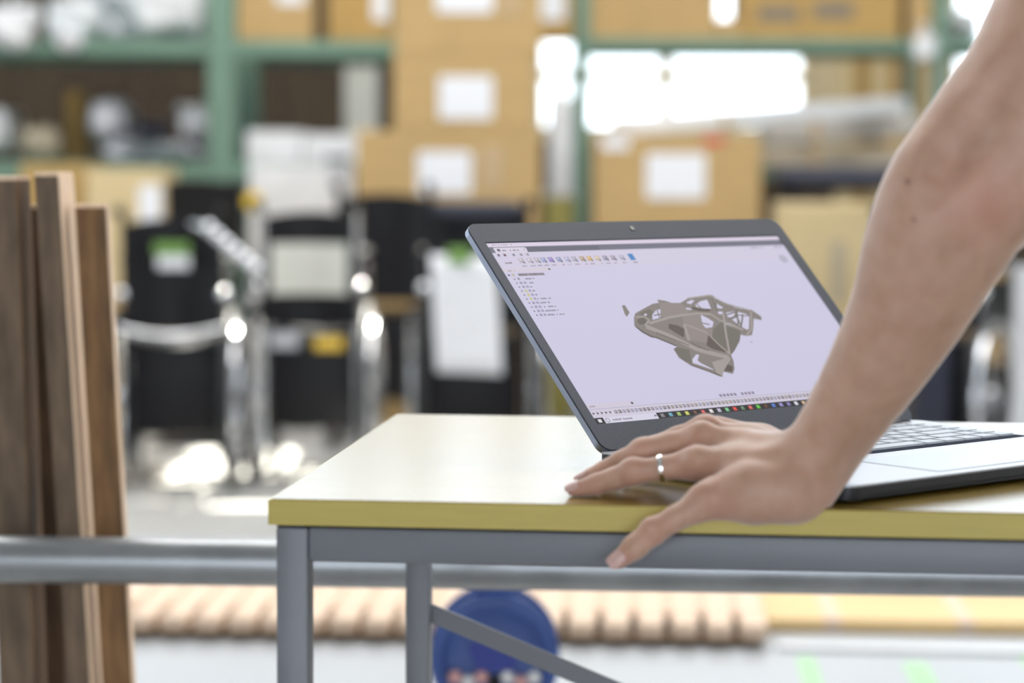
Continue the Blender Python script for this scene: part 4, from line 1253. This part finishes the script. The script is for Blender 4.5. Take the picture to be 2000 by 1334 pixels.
carton('cardboard box with a big white label and red sticker below the window', 1164, 1490, 0, 1, CY, .5, 'card',
       [(1262, 1378, 300, 388, 'paper'), (1175, 1228, 268, 292, 'paper'), (1372, 1416, 268, 282, 'red')], 'cardboard boxes right of centre', zr_b, zr_t)
carton('pale cardboard box with a vertical grey print, beside the arm', 1530, 1704, 398, 640, 7.45, .33, 'card_light', [(1624, 1650, 470, 590, 'beige_stuff')], 'pale boxes on the floor', at(1600, 640, 7.45).z)
carton('lower pale cardboard box under the one with vertical print', 1526, 1708, 0, 1, 7.44, .34, 'card_light', None, 'pale boxes on the floor', 0, at(1600, 640, 7.45).z - .001)
carton('narrow brown box seen right of the arm', 1890, 1962, 500, 700, 7.6, .3, 'card', None, 'pale boxes on the floor', 0)
# top shelf, left rack
sh1 = zb1
carton('plain box on the left rack top shelf, next to the upright', 462, 612, -80, 60, RY + .02, .40, 'card', [(540, 596, -60, 8, 'paper')], 'boxes on the left rack', sh1)
carton('ochre box with a white label on the left rack, beside the central stack', 640, 760, -100, 60, RY + .02, .40, 'card_dark', [(728, 758, -20, 40, 'paper')], 'boxes on the left rack', sh1)
# top shelf, right rack
sh2 = zc1
carton('box with a white label on the rack shelf right of the central stack', 1046, 1122, -90, 60, RY2 + .02, .36, 'card_dark', [(1046, 1104, -40, 40, 'paper')], 'boxes on the right rack', sh2)
carton('wide plain box above the bright window', 1152, 1402, -110, 70, RY2 + .02, .42, 'card', None, 'boxes on the right rack', sh2)
carton('low brown box in the gap between two boxes above the window', 1404, 1444, 36, 66, RY2 + .02, .3, 'card', None, 'boxes on the right rack', sh2, tape=False)
carton('long ochre box with dark printed marks above the window', 1446, 1758, -70, 66, RY2 + .02, .42, 'card_dark', [(1480, 1560, 12, 42, 'print'), (1588, 1668, 4, 36, 'print')], 'boxes on the right rack', sh2)
carton('small brown box at the right end of the rack top shelf', 1778, 1816, -60, 66, RY2 + .02, .30, 'card', None, 'boxes on the right rack', sh2)
# cardboard sheets standing behind the rack, right of the window
for k in range(6):
    x = at(1632 + k * 34, 200, 10.9).x
    t = thing('cardboard_sheet', ['ochre cardboard sheet standing against the wall, nearest the window frame', 'second upright cardboard sheet from the window frame', 'third upright cardboard sheet from the window frame',
              'fourth upright cardboard sheet from the window frame', 'fifth upright cardboard sheet from the window frame', 'last upright cardboard sheet, farthest from the window frame'][k], 'cardboard', (x, 10.9 + .03 * (k % 2), 0), .15, 'cardboard sheets against the wall')
    MB().bbox(0, .088, 0, .012, 0, 1.70 + .05 * (k % 3), .002, 1).build('sheet', M['card_dark' if k % 2 else 'card_light'], t)
# mid shelf of the right rack: long cartons and a long wrapped plank leaning up
def longbox(label, pA, pB, h, d, m, cat='package', group='long packages on the right rack', name='long_package'):
    a, b = Vector(pA), Vector(pB)
    L_ = (b - a).length
    ang_ = math.atan2(b.z - a.z, math.hypot(b.x - a.x, b.y - a.y))
    t = thing(name, label, cat, a, math.atan2(b.y - a.y, b.x - a.x), group)
    Mx = Matrix.Rotation(-ang_, 4, 'Y')
    MB().bbox(0, L_, 0, d, 0, h, .006, 2).build('wrap', m, t, True, Mx)
    MB().box(L_ * .3, L_ * .3 + .03, -.0008, d + .0008, -.0008, h + .0008).build('tape_band', M['tape'], t, M=Mx)
    return t
s0 = zc2
pa = at(1490, 322, 9.45); pa.z = s0
pb = at(1800, 322, 9.45); pb.z = s0
longbox('dark brown long carton, lowest of the long packages on the rack', pa, pb, .075, .35, M['beige_stuff'])
bx0 = at(1716, 300, 9.45); bx0.z = s0 + .076
bx1 = at(1800, 300, 9.45); bx1.z = s0 + .076
longbox('short tan carton wedged under the slanting brown carton', bx0, bx1, .036, .30, M['card_dark'])
pa2 = pa.copy(); pa2.z = s0 + .082; pa2.x += .01
pb2 = pb.copy(); pb2.z = s0 + .126
longbox('brown-grey long carton slanting up to the right on the rack', pa2, pb2, .085, .30, M['long_wrap'])
lA = at(1235, 266, 8.4); lA.z = zr_t + .004
lB = at(1776, 222, 9.5); lB.z = s0 + .214
longbox('long whitish wrapped plank slanting across the window onto the cartons', lA, lB, .060, .10, M['plastic_white'])
# dark padded roll lying above the pale box
rl = thing('padded_roll', 'dark navy padded roll lying behind the pale box beside the arm', 'roll', (at(1520, 350, 8.5).x, 8.6, 0))
zz = at(1620, 348, 8.5).z
MB().tube([(0, 0, zz), (.006, 0, zz), (.5, 0, zz), (.506, 0, zz)], [.03, .045, .045, .03], 20).build('roll', M['navy'], rl, True)
for xx in (.06, .44):
    MB().box(xx - .02, xx + .02, -.03, .03, 0, zz - .043).build('stand', M['black'], rl)
# white upright board at the right edge of the view
wbd = thing('white_board', 'white upright panel at the far right behind the arm', 'panel', (at(1986, 600, 6.2).x, 6.2, 0))
MB().bbox(0, .5, 0, .02, .02, at(1990, 520, 6.2).z, .004, 2).build('face', M['plastic_white'], wbd)
MB().box(.02, .48, -.1, .12, 0, .02).build('foot', M['black'], wbd)
# dark crates behind the arm
for lb, x0, x1, y0, Y, m in (('black crate on the floor behind the arm, beside the pale boxes', 1716, 1800, 520, 7.9, 'black_matte'), ('navy bin on the floor behind the arm, before the black crate', 1775, 1850, 640, 6.75, 'navy')):
    a, b, zl, zh = span(x0, x1, y0, y0 + 10, Y)
    t = thing('storage_bin', lb, 'bin', ((a + b) / 2, Y + .15, 0), .1)
    w = b - a
    mb = MB()
    mb.add([(-w * .46, -.13, 0), (w * .46, -.13, 0), (w * .46, .13, 0), (-w * .46, .13, 0), (-w / 2, -.15, zh), (w / 2, -.15, zh), (w / 2, .15, zh), (-w / 2, .15, zh)],
           [(0, 3, 2, 1), (0, 1, 5, 4), (1, 2, 6, 5), (2, 3, 7, 6), (3, 0, 4, 7)])
    o = mb.build('tub', M[m], t)
    o.modifiers.new('wall', 'SOLIDIFY').thickness = .006
    MB().bbox(-w / 2 - .008, w / 2 + .008, -.158, .158, zh - .002, zh + .012, .004, 1).build('lid', M[m], t)

# ------------------------------------------------------------------ bags, wraps and small goods on the left rack
def lump(name, label, cat, x0, x1, y0, y1, Y, depth, m, seed, group, knot=False, zmin=None):
    a, b, zl, zh = span(x0, x1, y0, y1, Y)
    if zmin is not None:
        zl = zmin
    t = thing(name, label, cat, ((a + b) / 2, Y + depth / 2, zl), 0, group)
    bm = bmesh.new()
    bmesh.ops.create_icosphere(bm, subdivisions=4, radius=1)
    r = random.Random(seed)
    ph = [(r.uniform(2, 6), r.uniform(2, 6), r.uniform(2, 6), r.uniform(0, 6), r.uniform(.03, .09)) for _ in range(7)]
    for v in bm.verts:
        n_ = v.co.copy()
        k = 1 + sum(w_ * math.sin(fa * n_.x + fb * n_.y + fc * n_.z + p_) for fa, fb, fc, p_, w_ in ph)
        q = Vector([math.copysign(abs(c) ** .62, c) for c in n_]) * .88 * k
        v.co = Vector((q.x * (b - a) / 2, q.y * depth / 2, max(q.z, -1) * (zh - zl) / 2 + (zh - zl) / 2))
        if v.co.z < 0:
            v.co.z = 0
    me = bpy.data.meshes.new(name); bm.to_mesh(me); bm.free()
    link('bag_body' if 'bag' in name else 'bundle', me, m, t, True)
    if knot:
        MB().lathe([(.012, 0), (.008, .012), (.022, .04), (.02, .045)], 12).build('knot', m, t, True, Matrix.Translation((0, 0, (zh - zl) * .9)))
    return t
gb = 'plastic bags on the left rack'
lump('plastic_bag', 'white plastic bag hanging over the rack beam at the far left', 'bag', -40, 66, 8, 98, 8.82, .16, M['plastic_white'], 1, gb, True, zmin=at(20, 96, 8.82).z)
lump('plastic_bag', 'crumpled white bag with a bluish corner on the left rack top shelf', 'bag', 74, 196, -10, 78, 9.10, .24, M['plastic_white'], 2, gb, True, zmin=zb1)
lump('plastic_bag', 'pale grey full bag in the middle of the left top shelf', 'bag', 150, 300, -30, 78, 9.37, .35, M['paper'], 3, gb, zmin=zb1)
lump('plastic_bag', 'big white bag on the top shelf beside the green upright', 'bag', 236, 416, -50, 78, 9.02, .32, M['plastic_white'], 4, gb, zmin=zb1)
lump('paper_bundle', 'white paper bundle drooping over the left rack beam', 'bundle', 98, 158, 56, 100, 8.92, .16, M['paper'], 9, None, zmin=at(120, 98, 8.84).z)
gm = 'wrapped bundles on the left rack'
s1 = zb2
lump('wrapped_bundle', 'grey wrapped bundle under the black bag on the left rack', 'bundle', 164, 412, 270, 318, 9.04, .5, M['grey_wrap'], 5, gm, zmin=s1)
zq = at(300, 272, 9.04).z
lump('wrapped_bundle', 'grey crumpled bundle lying left of the black bag', 'bundle', 160, 246, 188, 279, 9.08, .4, M['grey_wrap'], 6, gm, zmin=zq)
lump('cloth_bag', 'small black bag lying among grey bundles', 'bag', 250, 330, 234, 278, 8.98, .3, M['navy'], 7, gm, zmin=zq)
lump('wrapped_bundle', 'pale silver bundle next to the green upright', 'bundle', 334, 412, 196, 279, 9.12, .35, M['plastic_white'], 8, gm, zmin=zq)
lump('plastic_bag', 'white bag at the far left edge of the middle shelf', 'bag', -60, 18, 200, 275, 9.1, .4, M['plastic_white'], 12, gm, zmin=s1 + .02)
lump('paper_bundle', 'brown paper bundle on the middle shelf near the left edge', 'bundle', 24, 112, 246, 318, 9.05, .22, M['beige_stuff'], 10, gm, zmin=s1)
carton('thin upright ochre box standing behind the brown bundle', 128, 160, 176, 318, 9.3, .2, 'card_dark', None, 'boxes on the left rack', s1, tape=False)
carton('pale yellow box with a white side label, left of the black screen', 168, 316, 330, 470, 8.2, .4, 'card_light', [(272, 314, 362, 432, 'paper')], 'boxes beside the wheelchairs', at(240, 560, 8.2).z)
carton('brown box under the pale yellow box on the left', 160, 320, 0, 1, 8.2, .42, 'card', None, 'boxes beside the wheelchairs', 0, at(240, 560, 8.2).z - .001)
carton('tan flat box behind the leaning boards on the left', 40, 165, 322, 420, 8.4, .4, 'card_dark', None, 'boxes beside the wheelchairs', 0)
a, b, zl, zh = span(322, 470, 354, 480, 7.9)
bs = thing('black_screen', 'flat black display standing on a foot behind the sticker-backed wheelchair', 'display', ((a + b) / 2, 7.95, 0))
MB().bbox(-(b - a) / 2, (b - a) / 2, -.02, .02, zl, zh, .005, 2).build('panel', M['black_matte'], bs)
MB().tube([(0, .01, .01), (0, .01, zl)], .022, 12).build('stem', M['black'], bs, True)
MB().bbox(-.16, .16, -.12, .14, 0, .015, .005, 1).build('foot', M['black'], bs)
yd = at(493, 393, 7.9)
lamp_ = MB().lathe([(.024, -.006), (.030, -.003), (.030, .002), (.018, .006)], 24).build('amber_reflector', M['amber'], bs, True, Matrix.Translation((yd.x - (a + b) / 2, -.02, yd.z)) @ Matrix.Rotation(math.pi / 2, 4, 'X'))
MB().tube([((b - a) / 2 - .01, 0, yd.z), (yd.x - (a + b) / 2, -.012, yd.z)], .005, 8).build('bracket', M['black'], bs, True)
carton('white box with a pinkish edge on the rack behind the yellow reflector', 482, 590, 262, 318, 9.0, .4, 'plastic_white', None, 'white boxes on the left rack', zb2, at(536, 256, 9.0).z, False)
carton('white box with a blue-grey label beside the widest cardboard box', 593, 700, 270, 318, 9.0, .4, 'plastic_white', [(636, 684, 306, 316, 'navy')], 'white boxes on the left rack', zb2, at(640, 262, 9.0).z, False)
carton('low white box in front of the left rack, below the two white boxes', 486, 690, 322, 400, 8.6, .35, 'plastic_white', [(640, 684, 304 + 20, 352, 'grey_wrap')], 'white boxes on the left rack', 0, at(590, 322, 8.6).z, False)
lump('plastic_bag', 'small white bag hanging at the right end of the rack top shelf', 'bag', 1786, 1834, 62, 120, 9.36, .12, M['plastic_white'], 21, 'plastic bags on the right rack', True, zmin=at(1810, 118, 9.36).z)
lump('plastic_bag', 'white bag on the rack shelf close to the upper arm', 'bag', 1856, 1925, 20, 78, 9.55, .3, M['plastic_white'], 22, 'plastic bags on the right rack', zmin=zc1)
# pale post standing inside the left rack
pt = thing('pale_post', 'pale grey vertical post behind the left rack, beside the central stack', 'post', (at(706, 200, 10.4).x, 10.4, 0))
MB().bbox(-.07, .07, -.05, .05, .01, 2.3, .006, 2).build('shaft', M['cream'], pt)
MB().bbox(-.11, .11, -.09, .09, 0, .01, .003, 1).build('base_plate', M['cream'], pt)
# yellow-green bin between the stack and the right rack
a, b, zl, zh = span(1065, 1122, 385, 450, 8.7)
yb2 = thing('yellow_bin', 'yellow-green bin standing between the central stack and the green upright', 'bin', ((a + b) / 2, 8.85, 0))
MB().bbox(-(b - a) / 2, (b - a) / 2, -.12, .12, 0, zh, .012, 2).build('body', mat('yellow_green_plastic', (.50, .48, .14), .45, noise=.06, scale=12), yb2)
MB().bbox(-(b - a) / 2 - .006, (b - a) / 2 + .006, -.126, .126, zh, zh + .015, .006, 2).build('lid', M['plastic_white'], yb2)
a, b, zl, zh = span(1070, 1118, 190, 380, 9.2)
wr = thing('white_roll', 'white plastic roll standing upright left of the slim green upright', 'roll', ((a + b) / 2, 9.2, 0))
MB().lathe([((b - a) / 2 * .9, 0), ((b - a) / 2, .01), ((b - a) / 2, zh - .01), ((b - a) / 2 * .9, zh)], 24).build('roll', M['plastic_white'], wr, True)
MB().lathe([(.02, zh), (.02, zh + .03)], 14).build('core', M['card'], wr, True)
